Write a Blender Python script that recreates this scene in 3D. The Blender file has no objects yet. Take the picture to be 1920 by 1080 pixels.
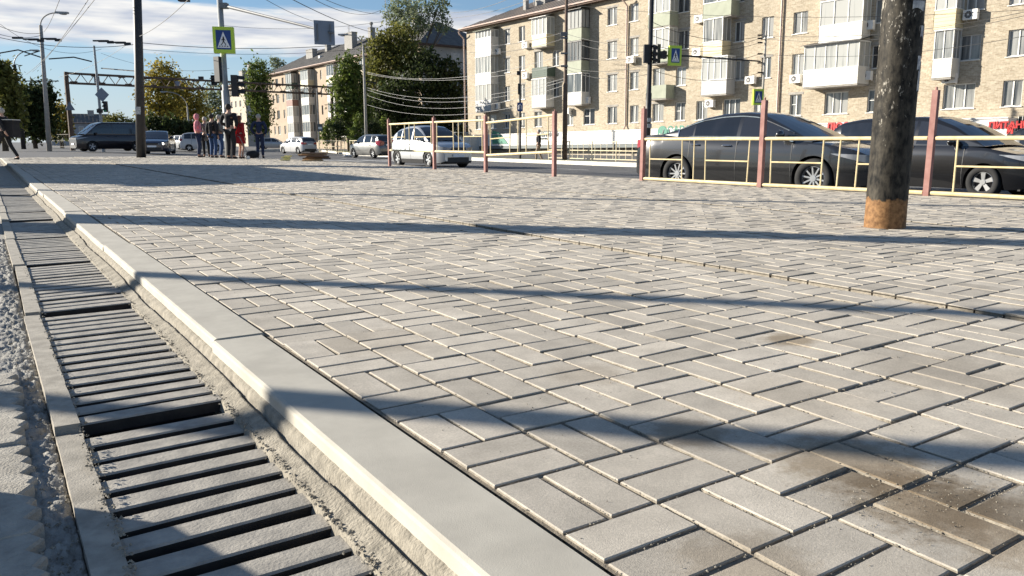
import bpy, math, random
import numpy as np
from mathutils import Vector, Matrix, Quaternion, noise
random.seed(7); rng = np.random.default_rng(7)
C = bpy.context.scene.collection
SC = bpy.context.scene
R = math.radians

# ---------------------------------------------------------------- camera, sky, sun, exposure
H_EYE, YAW, PITCH, FPX = 0.62, R(33.46), math.atan(275 / 1480), 1480.0
cd = bpy.data.cameras.new('camera'); cam = bpy.data.objects.new('camera', cd); C.objects.link(cam)
cam.location = (0, 0, H_EYE); cam.rotation_euler = (math.pi / 2 - PITCH, 0, -YAW)
cd.lens = 36 * FPX / 1920; cd.clip_start = 0.03; cd.clip_end = 2000
SC.camera = cam
SUN_AZ = Vector((-.68, .73, 0)).normalized(); SUN_EL = R(18)
SUN_DIR = Vector((SUN_AZ.x * math.cos(SUN_EL), SUN_AZ.y * math.cos(SUN_EL), math.sin(SUN_EL)))
sl = bpy.data.lights.new('sun', 'SUN'); sl.energy = 5.0; sl.angle = R(0.55); sl.color = (1.0, .925, .80)
so = bpy.data.objects.new('sun', sl); C.objects.link(so); so.rotation_euler = (-SUN_DIR).to_track_quat('-Z', 'Y').to_euler()
so.location = (0, 0, 30)
world = bpy.data.worlds.new("World"); SC.world = world; world.use_nodes = True
SC.view_settings.view_transform = 'Standard'; SC.view_settings.look = 'None'
SC.view_settings.exposure = 1.16; SC.view_settings.gamma = 1.0

def make_sky():
    nt = world.node_tree; N = nt.nodes; L = nt.links; N.clear()
    out = N.new('ShaderNodeOutputWorld'); bg = N.new('ShaderNodeBackground')
    sky = N.new('ShaderNodeTexSky'); sky.sky_type = 'NISHITA'; sky.sun_disc = False
    sky.sun_elevation = SUN_EL; sky.sun_rotation = math.atan2(SUN_DIR.x, SUN_DIR.y)
    sky.air_density = 1.0; sky.dust_density = 0.0; sky.ozone_density = 4.5
    tc = N.new('ShaderNodeTexCoord'); sep = N.new('ShaderNodeSeparateXYZ'); L.new(tc.outputs['Generated'], sep.inputs[0])
    mp = N.new('ShaderNodeMapping'); mp.inputs['Scale'].default_value = (2.2, 2.2, 17); mp.inputs['Rotation'].default_value = (R(4), R(-3), 0)
    L.new(tc.outputs['Generated'], mp.inputs[0])
    n1 = N.new('ShaderNodeTexNoise'); n1.inputs['Scale'].default_value = 2.6; n1.inputs['Detail'].default_value = 9; n1.inputs['Roughness'].default_value = .62
    n1.inputs['Distortion'].default_value = .25
    L.new(mp.outputs[0], n1.inputs['Vector'])
    def math_(op, a, b=None, c=None):
        m = N.new('ShaderNodeMath'); m.operation = op
        for i, v in enumerate((a, b, c)):
            if v is None: continue
            if isinstance(v, (int, float)): m.inputs[i].default_value = v
            else: L.new(v, m.inputs[i])
        return m.outputs[0]
    def mr(v, a, b, c=0., d=1.):
        m = N.new('ShaderNodeMapRange'); m.interpolation_type = 'SMOOTHSTEP'; L.new(v, m.inputs[0])
        for i, q in enumerate((a, b, c, d)): m.inputs[i + 1].default_value = q
        return m.outputs[0]
    z = sep.outputs[2]
    band = math_('MULTIPLY', mr(z, .076, .118), mr(z, .138, .168, 1, 0))
    wisps = math_('MULTIPLY', math_('MULTIPLY', mr(z, .15, .18), mr(z, .24, .34, 1, 0)), .17)
    cover = math_('ADD', math_('MULTIPLY', band, .62), wisps)
    cover = math_('ADD', cover, -.31)
    zen = math_('MULTIPLY', mr(z, .24, .34), -.3); cover = math_('ADD', cover, zen)
    dens = mr(math_('ADD', n1.outputs[0], cover), .47, .72)
    # grey undersides come from a second, finer cloud density
    n2 = N.new('ShaderNodeTexNoise'); n2.inputs['Scale'].default_value = 5.5; n2.inputs['Detail'].default_value = 8; L.new(mp.outputs[0], n2.inputs['Vector'])
    cr = N.new('ShaderNodeValToRGB'); L.new(n2.outputs[0], cr.inputs[0])
    cr.color_ramp.elements[0].position = .36; cr.color_ramp.elements[0].color = (4.8, 5.1, 5.9, 1)
    cr.color_ramp.elements[1].position = .62; cr.color_ramp.elements[1].color = (8.2, 8.0, 7.7, 1)
    mx = N.new('ShaderNodeMix'); mx.data_type = 'RGBA'
    hz = N.new('ShaderNodeMix'); hz.data_type = 'RGBA'; L.new(mr(z, .0, .16, .72, .12), hz.inputs[0]); L.new(sky.outputs[0], hz.inputs[6]); hz.inputs[7].default_value = (4.6, 5.5, 6.6, 1)
    L.new(math_('MULTIPLY', dens, .93), mx.inputs[0]); L.new(hz.outputs[2], mx.inputs[6]); L.new(cr.outputs[0], mx.inputs[7])
    L.new(mx.outputs[2], bg.inputs[0]); bg.inputs[1].default_value = 0.055
    L.new(bg.outputs[0], out.inputs[0])
make_sky()

# ---------------------------------------------------------------- pixel -> place helpers
FW = Vector((math.sin(YAW), math.cos(YAW), 0)); RT = Vector((math.cos(YAW), -math.sin(YAW), 0)); UP = Vector((0, 0, 1))
CF = FW * math.cos(PITCH) - UP * math.sin(PITCH); CU = FW * math.sin(PITCH) + UP * math.cos(PITCH)
EYE = Vector((0, 0, H_EYE))
def ray(u, v): return CF + RT * ((u - 960) / FPX) - CU * ((v - 540) / FPX)
def gnd(u, v, z=0.0):
    d = ray(u, v); t = (z - H_EYE) / d.z; return EYE + d * t
def atd(u, v, dist):          # point on that ray at a given horizontal forward distance
    d = ray(u, v); t = dist / d.dot(FW); return EYE + d * t
def col(u, v_base_z, dist):   # ground point below pixel column u at forward distance
    p = atd(u, 265, dist); p.z = v_base_z; return p

# ---------------------------------------------------------------- materials
M = {}
def mat(name, c, rough=.7, metal=0., var=.12, scale=6., bump=0., bscale=60., spec=.5, c2=None, coat=0., island=0., contrast=None):
    m = bpy.data.materials.new(name); m.use_nodes = True; nt = m.node_tree; N = nt.nodes; L = nt.links
    b = N['Principled BSDF']; b.inputs['Roughness'].default_value = rough; b.inputs['Metallic'].default_value = metal
    b.inputs['Specular IOR Level'].default_value = spec
    if coat: b.inputs['Coat Weight'].default_value = coat; b.inputs['Coat Roughness'].default_value = .05
    tc = N.new('ShaderNodeTexCoord'); nz = N.new('ShaderNodeTexNoise'); nz.inputs['Scale'].default_value = scale; nz.inputs['Detail'].default_value = 7
    nz.inputs['Roughness'].default_value = .62
    L.new(tc.outputs['Object'], nz.inputs['Vector'])
    cr = N.new('ShaderNodeValToRGB'); L.new(nz.outputs[0], cr.inputs[0])
    if c2 is None:
        a = [x * (1 - var) for x in c]; d = [min(1, x * (1 + var)) for x in c]
    else: a, d = c, c2
    lo, hi = contrast or (.35, .65)
    cr.color_ramp.elements[0].position = lo; cr.color_ramp.elements[0].color = (*a, 1)
    cr.color_ramp.elements[1].position = hi; cr.color_ramp.elements[1].color = (*d, 1)
    src = cr.outputs[0]
    if island:
        g = N.new('ShaderNodeNewGeometry'); mr = N.new('ShaderNodeMapRange'); L.new(g.outputs['Random Per Island'], mr.inputs[0])
        mr.inputs[3].default_value = 1 - island; mr.inputs[4].default_value = 1 + island
        mm = N.new('ShaderNodeMix'); mm.data_type = 'RGBA'; mm.blend_type = 'MULTIPLY'; mm.inputs[0].default_value = 1
        L.new(src, mm.inputs[6]); L.new(mr.outputs[0], mm.inputs[7]); src = mm.outputs[2]
    L.new(src, b.inputs['Base Color'])
    if bump:
        n2 = N.new('ShaderNodeTexNoise'); n2.inputs['Scale'].default_value = bscale; n2.inputs['Detail'].default_value = 5; L.new(tc.outputs['Object'], n2.inputs['Vector'])
        bp = N.new('ShaderNodeBump'); bp.inputs['Strength'].default_value = bump; bp.inputs['Distance'].default_value = .6 / bscale
        L.new(n2.outputs[0], bp.inputs['Height']); L.new(bp.outputs[0], b.inputs['Normal'])
    M[name] = m; return m

def brick_mat(name, c1, c2, mortar, bw=.25, bh=.077, ms=.012, var=.3):
    m = bpy.data.materials.new(name); m.use_nodes = True; nt = m.node_tree; N = nt.nodes; L = nt.links
    b = N['Principled BSDF']; b.inputs['Roughness'].default_value = .9
    tc = N.new('ShaderNodeTexCoord'); sp = N.new('ShaderNodeSeparateXYZ'); cb = N.new('ShaderNodeCombineXYZ')
    L.new(tc.outputs['Object'], sp.inputs[0])
    ad = N.new('ShaderNodeMath'); ad.operation = 'ADD'; L.new(sp.outputs[0], ad.inputs[0]); L.new(sp.outputs[1], ad.inputs[1])
    L.new(ad.outputs[0], cb.inputs[0]); L.new(sp.outputs[2], cb.inputs[1])
    br = N.new('ShaderNodeTexBrick'); L.new(cb.outputs[0], br.inputs['Vector']); br.inputs['Scale'].default_value = 1
    br.inputs['Brick Width'].default_value = bw; br.inputs['Row Height'].default_value = bh; br.inputs['Mortar Size'].default_value = ms
    br.inputs['Color1'].default_value = (*c1, 1); br.inputs['Color2'].default_value = (*c2, 1); br.inputs['Mortar'].default_value = (*mortar, 1)
    nz = N.new('ShaderNodeTexNoise'); nz.inputs['Scale'].default_value = 7.5; nz.inputs['Detail'].default_value = 6; nz.inputs['Roughness'].default_value = .75; L.new(tc.outputs['Object'], nz.inputs['Vector'])
    n3 = N.new('ShaderNodeTexNoise'); n3.inputs['Scale'].default_value = .45; n3.inputs['Detail'].default_value = 4; L.new(tc.outputs['Object'], n3.inputs['Vector'])
    mr = N.new('ShaderNodeMapRange'); L.new(nz.outputs[0], mr.inputs[0]); mr.inputs[1].default_value = .3; mr.inputs[2].default_value = .7; mr.inputs[3].default_value = 1 - var; mr.inputs[4].default_value = 1 + var
    m3 = N.new('ShaderNodeMapRange'); L.new(n3.outputs[0], m3.inputs[0]); m3.inputs[1].default_value = .35; m3.inputs[2].default_value = .65; m3.inputs[3].default_value = .9; m3.inputs[4].default_value = 1.07
    mu = N.new('ShaderNodeMath'); mu.operation = 'MULTIPLY'; L.new(mr.outputs[0], mu.inputs[0]); L.new(m3.outputs[0], mu.inputs[1])
    mx = N.new('ShaderNodeMix'); mx.data_type = 'RGBA'; mx.blend_type = 'MULTIPLY'; mx.inputs[0].default_value = 1
    L.new(br.outputs[0], mx.inputs[6]); L.new(mu.outputs[0], mx.inputs[7]); L.new(mx.outputs[2], b.inputs['Base Color'])
    M[name] = m; return m

def glass_mat(name, ca, cb_, rough=.08):
    m = bpy.data.materials.new(name); m.use_nodes = True; nt = m.node_tree; N = nt.nodes; L = nt.links
    b = N['Principled BSDF']; b.inputs['Roughness'].default_value = rough; b.inputs['IOR'].default_value = 1.5; b.inputs['Specular IOR Level'].default_value = .8
    tc = N.new('ShaderNodeTexCoord'); mp = N.new('ShaderNodeMapping'); mp.inputs['Scale'].default_value = (5, 5, .35); L.new(tc.outputs['Object'], mp.inputs[0])
    nz = N.new('ShaderNodeTexNoise'); nz.inputs['Scale'].default_value = .9; nz.inputs['Detail'].default_value = 3; L.new(mp.outputs[0], nz.inputs['Vector'])
    oi = N.new('ShaderNodeObjectInfo'); ad = N.new('ShaderNodeMath'); ad.operation = 'MULTIPLY_ADD'; L.new(oi.outputs['Random'], ad.inputs[0]); ad.inputs[1].default_value = .5; L.new(nz.outputs[0], ad.inputs[2])
    cr = N.new('ShaderNodeValToRGB'); L.new(ad.outputs[0], cr.inputs[0])
    cr.color_ramp.elements[0].position = .5; cr.color_ramp.elements[0].color = (*ca, 1); cr.color_ramp.elements[1].position = .85; cr.color_ramp.elements[1].color = (*cb_, 1)
    L.new(cr.outputs[0], b.inputs['Base Color']); M[name] = m; return m

def leaf_mat(name, ca, cb_, sheen=0.):
    m = mat(name, ca, rough=.6, c2=cb_, scale=1.1, island=.45, spec=.25, contrast=(.3, .7))
    nt = m.node_tree; b = nt.nodes['Principled BSDF']
    tr = nt.nodes.new('ShaderNodeBsdfTranslucent'); mx = nt.nodes.new('ShaderNodeMixShader'); mx.inputs[0].default_value = .42
    src = b.inputs['Base Color'].links[0].from_socket
    nt.links.new(src, tr.inputs[0]); nt.links.new(b.outputs[0], mx.inputs[1]); nt.links.new(tr.outputs[0], mx.inputs[2])
    nt.links.new(mx.outputs[0], nt.nodes['Material Output'].inputs[0])
    return m

# ---------------------------------------------------------------- mesh helpers
class MB:
    def __init__(s): s.v = []; s.f = []; s.m = []; s.mi = 0
    def face(s, pts, mi=None):
        n = len(s.v); s.v += [tuple(p) for p in pts]; s.f.append(tuple(range(n, n + len(pts)))); s.m.append(s.mi if mi is None else mi)
    def box(s, x0, x1, y0, y1, z0, z1, mi=None, skip=''):
        n = len(s.v); s.v += [(x0, y0, z0), (x1, y0, z0), (x1, y1, z0), (x0, y1, z0), (x0, y0, z1), (x1, y0, z1), (x1, y1, z1), (x0, y1, z1)]
        for f in ((0, 3, 2, 1), (4, 5, 6, 7), (0, 1, 5, 4), (1, 2, 6, 5), (2, 3, 7, 6), (3, 0, 4, 7)):
            s.f.append(tuple(n + i for i in f)); s.m.append(s.mi if mi is None else mi)
        return s
    def tube(s, pts, r, n=6, mi=None, cap=True):
        pts = [Vector(p) for p in pts]; rs = r if isinstance(r, (list, tuple)) else [r] * len(pts)
        base = len(s.v); prev = None
        for i, p in enumerate(pts):
            t = (pts[min(i + 1, len(pts) - 1)] - pts[max(i - 1, 0)]).normalized()
            if prev is None: a = t.orthogonal().normalized()
            else:
                a = (prev - t * prev.dot(t)); a = a.normalized() if a.length > 1e-6 else t.orthogonal().normalized()
            prev = a; b = t.cross(a)
            for k in range(n):
                w = 2 * math.pi * k / n; s.v.append(tuple(p + (a * math.cos(w) + b * math.sin(w)) * rs[i]))
        for i in range(len(pts) - 1):
            for k in range(n):
                k2 = (k + 1) % n; o = base + i * n
                s.f.append((o + k, o + k2, o + n + k2, o + n + k)); s.m.append(s.mi if mi is None else mi)
        if cap:
            s.f.append(tuple(base + k for k in reversed(range(n)))); s.m.append(s.mi if mi is None else mi)
            o = base + (len(pts) - 1) * n; s.f.append(tuple(o + k for k in range(n))); s.m.append(s.mi if mi is None else mi)
        return s
    def obox(s, c, ax, ay, az, mi=None):   # oriented box: centre and three half-axis vectors
        c, ax, ay, az = map(Vector, (c, ax, ay, az)); n = len(s.v)
        for sz in (-1, 1):
            for sx, sy in ((-1, -1), (1, -1), (1, 1), (-1, 1)): s.v.append(tuple(c + ax * sx + ay * sy + az * sz))
        for f in ((0, 3, 2, 1), (4, 5, 6, 7), (0, 1, 5, 4), (1, 2, 6, 5), (2, 3, 7, 6), (3, 0, 4, 7)):
            s.f.append(tuple(n + i for i in f)); s.m.append(s.mi if mi is None else mi)
        return s
    def ball(s, c, rx, ry=None, rz=None, nu=10, nv=7, mi=None):
        ry = ry or rx; rz = rz or rx; c = Vector(c); base = len(s.v)
        for j in range(nv + 1):
            ph = math.pi * j / nv
            for i in range(nu):
                th = 2 * math.pi * i / nu; s.v.append((c.x + rx * math.sin(ph) * math.cos(th), c.y + ry * math.sin(ph) * math.sin(th), c.z + rz * math.cos(ph)))
        for j in range(nv):
            for i in range(nu):
                a = base + j * nu + i; b_ = base + j * nu + (i + 1) % nu
                s.f.append((a, a + nu, b_ + nu, b_)); s.m.append(s.mi if mi is None else mi)
        return s
    def build(s, name, mats, parent=None, smooth=False, loc=None):
        me = bpy.data.meshes.new(name); me.from_pydata(s.v, [], s.f)
        if not isinstance(mats, (list, tuple)): mats = [mats]
        for m in mats: me.materials.append(m if not isinstance(m, str) else M[m])
        if len(mats) > 1: me.polygons.foreach_set('material_index', s.m)
        me.polygons.foreach_set('use_smooth', [bool(smooth)] * len(s.f))
        me.update(); o = bpy.data.objects.new(name, me); C.objects.link(o)
        if parent: o.parent = parent
        if loc is not None: o.location = loc
        return o

def np_mesh(name, V, F, mats, parent=None, smooth=False, mi=None):
    me = bpy.data.meshes.new(name); nv = len(V); nf = len(F); k = F.shape[1]
    me.vertices.add(nv); me.vertices.foreach_set('co', V.astype(np.float32).ravel())
    me.loops.add(nf * k); me.loops.foreach_set('vertex_index', F.astype(np.int32).ravel())
    me.polygons.add(nf); me.polygons.foreach_set('loop_start', np.arange(0, nf * k, k, dtype=np.int32)); me.polygons.foreach_set('loop_total', np.full(nf, k, dtype=np.int32))
    for m in (mats if isinstance(mats, (list, tuple)) else [mats]): me.materials.append(M[m] if isinstance(m, str) else m)
    if mi is not None: me.polygons.foreach_set('material_index', mi.astype(np.int32))
    me.polygons.foreach_set('use_smooth', np.full(nf, smooth, dtype=bool))
    me.update(); me.validate(); o = bpy.data.objects.new(name, me); C.objects.link(o)
    if parent: o.parent = parent
    return o
def empty(name, loc=(0, 0, 0), rz=0., mtx=None):
    o = bpy.data.objects.new(name, None); C.objects.link(o); o.empty_display_size = .2
    if mtx is not None: o.matrix_world = mtx
    else: o.location = loc; o.rotation_euler = (0, 0, rz)
    return o
def tag(o, label, cat, group=None):
    o['label'] = label; o['category'] = cat
    if group: o['group'] = group
    return o
def struct(o, kind='structure'): o['kind'] = kind; return o
def kids(o): return [c for c in C.objects if c.parent == o]
def copy_tree(o, parent=None):
    c = o.copy(); C.objects.link(c)
    if parent: c.parent = parent
    for ch in list(o.children): copy_tree(ch, c)
    return c

# ---------------------------------------------------------------- palette
mat('paver', (.46, .415, .348), rough=.92, var=.13, scale=9, bump=.5, bscale=430, island=.16)
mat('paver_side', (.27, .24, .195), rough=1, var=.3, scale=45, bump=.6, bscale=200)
mat('sand_joint', (.20, .17, .13), rough=1, var=.3, scale=40, bump=.8, bscale=240)
mat('kerb_stone', (.47, .44, .375), rough=.88, c2=(.36, .335, .285), scale=6, bump=.35, bscale=520, contrast=(.38, .75))
mat('edging', (.33, .31, .27), rough=.9, var=.2, scale=20, bump=.5, bscale=200)
mat('old_paver', (.34, .315, .27), rough=.95, var=.2, scale=22, bump=.9, bscale=170)
mat('mortar', (.29, .28, .255), rough=1, var=.22, scale=30, bump=1., bscale=120)
mat('channel', (.34, .31, .26), rough=.95, var=.22, scale=18, bump=.5, bscale=230)
mat('border_grit', (.26, .235, .19), rough=1, var=.28, scale=26, bump=1., bscale=150)
mat('channel_and_gap_shade', (.035, .032, .03), rough=1, var=.3, scale=20)
mat('cast_iron', (.25, .235, .21), rough=.8, c2=(.41, .38, .33), scale=14, bump=.4, bscale=160, metal=.15)
mat('crumb', (.26, .235, .19), rough=1, var=.3, scale=90)
mat('asphalt', (.105, .105, .108), rough=.85, var=.16, scale=1.3, bump=.5, bscale=40)
mat('far_ground', (.12, .115, .10), rough=1, var=.25, scale=.4)
mat('road_paint', (.62, .61, .58), rough=.8, var=.2, scale=3)
mat('lawn', (.16, .15, .04), rough=1, c2=(.09, .12, .03), scale=2.5, bump=.8, bscale=15)
mat('sidewalk', (.30, .28, .25), rough=.95, var=.15, scale=2)
mat('white_kerb', (.66, .63, .56), rough=.9, var=.15, scale=2)
mat('tar', (.018, .018, .019), rough=.5, c2=(.024, .023, .022), scale=8, bump=.5, bscale=30)
mat('dark_paint', (.02, .02, .022), rough=.5, var=.3, scale=6)
mat('grey_paint', (.33, .34, .34), rough=.5, var=.1, scale=4)
mat('galvanised', (.17, .175, .18), rough=.5, metal=.3, var=.12, scale=7)
mat('concrete_pole', (.36, .34, .31), rough=.9, var=.15, scale=5)
mat('rust_steel', (.11, .075, .055), rough=.8, var=.3, scale=5)
mat('pink_post', (.22, .095, .08), rough=.75, c2=(.34, .185, .16), scale=9, contrast=(.3, .75))
mat('cream_rail', (.52, .41, .21), rough=.6, c2=(.66, .55, .33), scale=11, contrast=(.28, .6))
mat('pale_rail', (.66, .58, .40), rough=.6, var=.12, scale=8)
mat('wire', (.03, .03, .032), rough=.6)
mat('pale_wire', (.22, .22, .22), rough=.6)
mat('black_rubber', (.016, .016, .017), rough=.85, var=.25, scale=10)
mat('black_plastic', (.02, .02, .022), rough=.5)
mat('chrome', (.75, .75, .76), rough=.12, metal=1, var=.02)
mat('alloy', (.62, .63, .64), rough=.28, metal=.85, var=.04)
mat('dark_alloy', (.10, .10, .11), rough=.35, metal=.6)
mat('white_pvc', (.66, .65, .61), rough=.45, var=.03)
mat('white_siding', (.62, .60, .55), rough=.6, var=.06, scale=2)
mat('cream_siding', (.58, .50, .32), rough=.6, var=.06, scale=2)
mat('grey_siding', (.40, .40, .39), rough=.6, var=.06, scale=2)
mat('pale_green_panel', (.29, .31, .235), rough=.7, var=.1, scale=2)
mat('brown_panel', (.22, .12, .095), rough=.7, var=.12, scale=2)
mat('dark_green_panel', (.06, .09, .07), rough=.7)
mat('dark_frame', (.05, .045, .045), rough=.5)
mat('concrete_slab', (.30, .28, .25), rough=.95, var=.2, scale=3)
mat('sill_metal', (.66, .65, .62), rough=.4, var=.05)
mat('eave_wood', (.085, .05, .035), rough=.8, var=.25, scale=4)
mat('roof_slate', (.11, .105, .10), rough=.85, var=.25, scale=1.6)
mat('roof_tin', (.16, .14, .125), rough=.6, c2=(.22, .18, .15), scale=.8)
mat('pink_pipe', (.55, .42, .36), rough=.6)
mat('shop_white', (.62, .61, .58), rough=.5, var=.05, scale=.6)
mat('shop_red', (.55, .03, .03), rough=.5)
mat('shop_green', (.03, .20, .13), rough=.5)
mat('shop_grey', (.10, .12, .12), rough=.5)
mat('plaster', (.46, .40, .32), rough=.9, var=.13, scale=1.4)
mat('rose_plaster', (.36, .275, .205), rough=.9, c2=(.42, .34, .25), scale=.8)
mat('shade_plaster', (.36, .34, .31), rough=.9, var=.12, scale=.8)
mat('grey_house_wall', (.30, .32, .35), rough=.9, var=.15, scale=.5)
mat('ac_white', (.74, .73, .70), rough=.5, var=.05)
mat('sign_lime', (.52, .72, .06), rough=.45, var=.03)
mat('sign_blue', (.01, .05, .22), rough=.4, var=.05)
mat('sign_white', (.82, .82, .82), rough=.45, var=.02)
mat('sign_back', (.20, .235, .29), rough=.5, var=.06)
mat('sign_yellow', (.75, .50, .05), rough=.5)
mat('lamp_green', (.02, .35, .16), rough=.3)
mat('lamp_dark', (.03, .02, .02), rough=.3)
mat('bark', (.09, .07, .05), rough=.95, var=.3, scale=9)
mat('wood_plank', (.52, .36, .20), rough=.85, var=.25, scale=6)
mat('dark_plank', (.12, .08, .06), rough=.85, var=.3, scale=6)
mat('pallet_yellow', (.60, .55, .24), rough=.8, var=.12, scale=6)
mat('paper', (.56, .56, .54), rough=.85, c2=(.26, .27, .29), scale=26, contrast=(.4, .6))
mat('skin', (.50, .30, .21), rough=.6, var=.05)
mat('hair_dark', (.018, .014, .012), rough=.7)
mat('hair_grey', (.40, .37, .33), rough=.8)
mat('hair_auburn', (.16, .055, .02), rough=.7)
mat('cloth_black', (.014, .014, .017), rough=.9)
mat('cloth_navy', (.016, .028, .07), rough=.9)
mat('cloth_blue', (.03, .07, .17), rough=.9)
mat('cloth_red', (.33, .010, .016), rough=.85)
mat('cloth_pink', (.62, .22, .26), rough=.85)
mat('cloth_grey', (.16, .155, .15), rough=.9)
mat('cloth_white', (.62, .62, .60), rough=.9)
mat('cloth_tan', (.30, .23, .17), rough=.9)
mat('brick_plain', (.5, .4, .27), rough=.9)
brick_mat('tan_brick', (.435, .375, .285), (.30, .245, .175), (.40, .35, .27), bw=.27, bh=.09, ms=.014, var=.30)
brick_mat('grey_brick', (.30, .29, .27), (.24, .23, .22), (.35, .34, .32))
glass_mat('window_glass', (.05, .055, .06), (.30, .30, .285))
glass_mat('balcony_glass', (.09, .10, .105), (.40, .40, .375))
glass_mat('dark_glass', (.012, .014, .018), (.02, .022, .028), rough=.04)
leaf_mat('leaf_green', (.055, .10, .022), (.17, .20, .045))
leaf_mat('leaf_dark', (.028, .048, .017), (.07, .085, .028))
leaf_mat('leaf_olive', (.085, .10, .024), (.22, .205, .05))
leaf_mat('leaf_yellow', (.16, .15, .03), (.40, .31, .06))
leaf_mat('leaf_silver', (.12, .16, .075), (.28, .31, .19))
def paint(name, c, metal=.55, rough=.32, coat=1.): return mat(name, c, rough=rough, metal=metal, var=.03, scale=.8, coat=coat)
paint('paint_graphite', (.060, .060, .061), metal=.75, rough=.22); paint('paint_charcoal', (.040, .040, .042), metal=.75, rough=.2); paint('paint_silver', (.48, .49, .50)); paint('paint_white', (.5, .5, .5), metal=0)
paint('paint_darkblue', (.012, .018, .045)); paint('paint_brown', (.022, .017, .018)); paint('paint_grey', (.15, .15, .145)); paint('paint_midnight', (.012, .02, .05))
glass_mat('headlamp', (.10, .11, .12), (.30, .31, .33), rough=.06)
mat('tail_red', (.30, .01, .012), rough=.15, coat=1)
mat('lamp_white', (.8, .8, .78), rough=.2)
lm = mat('lit_lamp', (1, .95, .85)); lm.node_tree.nodes['Principled BSDF'].inputs['Emission Color'].default_value = (1, .93, .8, 1); lm.node_tree.nodes['Principled BSDF'].inputs['Emission Strength'].default_value = 3.0

# ================================================================= GROUND
GUT = -.075
def road_z(x, y):
    if x < 6.7: z = -.13
    elif x < 17: z = -.13 - .031 * (x - 6.7)
    else: z = -.45 - .01 * min(x - 17, 8)
    return z
def kerb2_x(y):       # line of the far kerb
    pts = [(-40, 24.5), (38, 24.6), (62, 25.6), (88, 32), (112, 50), (160, 90), (400, 300)]
    for (a, xa), (b, xb) in zip(pts, pts[1:]):
        if y <= b: return xa + (xb - xa) * (y - a) / (b - a)
    return 300
def build_ground():
    xs = sorted(set([-600, -300, -150, -80, -40, -20, -10, -4, .78, .8, 3, 5, 6.7, 8, 9.3, 11, 13, 15, 17, 19, 22, 25, 28, 32, 40, 55, 80, 120, 200, 350, 600, 900]))
    ys = sorted(set([-300, -100, -40, -20, -8, -3, 0, 5, 10, 15, 20, 25, 30, 35, 37.5, 37.6, 45, 60, 80, 100, 130, 170, 230, 300, 450, 700, 1100]))
    v = []; f = []
    for y in ys:
        for x in xs:
            z = road_z(x, y)
            if x < .79 and y < 37.55: z = -.6
            v.append((x, y, z))
    n = len(xs)
    for j in range(len(ys) - 1):
        for i in range(n - 1): f.append((j * n + i, j * n + i + 1, (j + 1) * n + i + 1, (j + 1) * n + i))
    b = MB(); b.v = v; b.f = f; b.m = [0] * len(f); struct(b.build('road', 'asphalt'))
    # far-side sidewalk, lower verge towards the buildings
    b = MB(); ysl = [-40, -10, 10, 25, 38, 50, 62, 75, 88]
    def sx(y, k): return kerb2_x(y) + k
    prof = [(.18, -.36), (2.6, -.40), (9, -.78), (18, -1.20), (60, -1.3)]
    for y0, y1 in zip(ysl, ysl[1:]):
        for (a, za), (c, zc) in zip(prof, prof[1:]):
            b.face([(sx(y0, a), y0, za), (sx(y0, c), y0, zc), (sx(y1, c), y1, zc), (sx(y1, a), y1, za)])
    # sunk below road further back: raise the verge only where it shows
    o = b.build('sidewalk', 'sidewalk'); struct(o)
    b = MB()
    for y0, y1 in zip(ysl, ysl[1:]):
        for s_ in (0,):
            x0, x1 = kerb2_x(y0), kerb2_x(y1)
            b.face([(x0, y0, -.34), (x0 + .18, y0, -.34), (x1 + .18, y1, -.34), (x1, y1, -.34)])
            b.face([(x0, y0, -.62), (x0, y0, -.34), (x1, y1, -.34), (x1, y1, -.62)][::-1])
    struct(b.build('far_kerb', 'white_kerb'))
    b = MB()
    for y0, y1 in ((31, 38), (38, 50), (50, 62), (62, 75), (75, 86)):
        b.face([(sx(y0, .25), y0, -.352), (sx(y0, 2.4), y0, -.392), (sx(y1, 2.4), y1, -.392), (sx(y1, .25), y1, -.352)])
    struct(b.build('grass_verge', 'lawn'))
    # island kerb further along the street
    b = MB(); p = [col(478, 0, 96), col(528, 0, 98), col(590, 0, 112)]
    for a, c in zip(p, p[1:]):
        d = (c - a).normalized(); n_ = Vector((-d.y, d.x, 0)) * 1.2
        for q in (a, c): q.z = 0
        b.face([(a.x, a.y, -.33), (c.x, c.y, -.33), (c.x + n_.x, c.y + n_.y, -.33), (a.x + n_.x, a.y + n_.y, -.33)])
        b.face([(a.x, a.y, -.6), (c.x, c.y, -.6), (c.x, c.y, -.33), (a.x, a.y, -.33)])
    struct(b.build('traffic_island', 'white_kerb'))
    # painted lane dashes
    b = MB()
    for y in np.arange(-6, 60, 7.5):
        for x in (14.2, 19.4):
            z = road_z(x, y) + .006
            b.face([(x - .07, y, z), (x + .07, y, z), (x + .07, y + 3, z), (x - .07, y + 3, z)])
    for k in range(9):
        x = 10.6 + k * 1.5; z = road_z(x, 41) + .006; z2 = road_z(x + .6, 41) + .006
        b.face([(x, 40, z), (x + .6, 40, z2), (x + .6, 44, z2), (x, 44, z)])
    for k in range(9):
        x = -1.5 + k * 1.0; b.face([(x, 38.6, -.124), (x + .5, 38.6, -.124), (x + .5, 42.4, -.124), (x, 42.4, -.124)])
    struct(b.build('road_markings', 'road_paint'))
build_ground()

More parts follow.
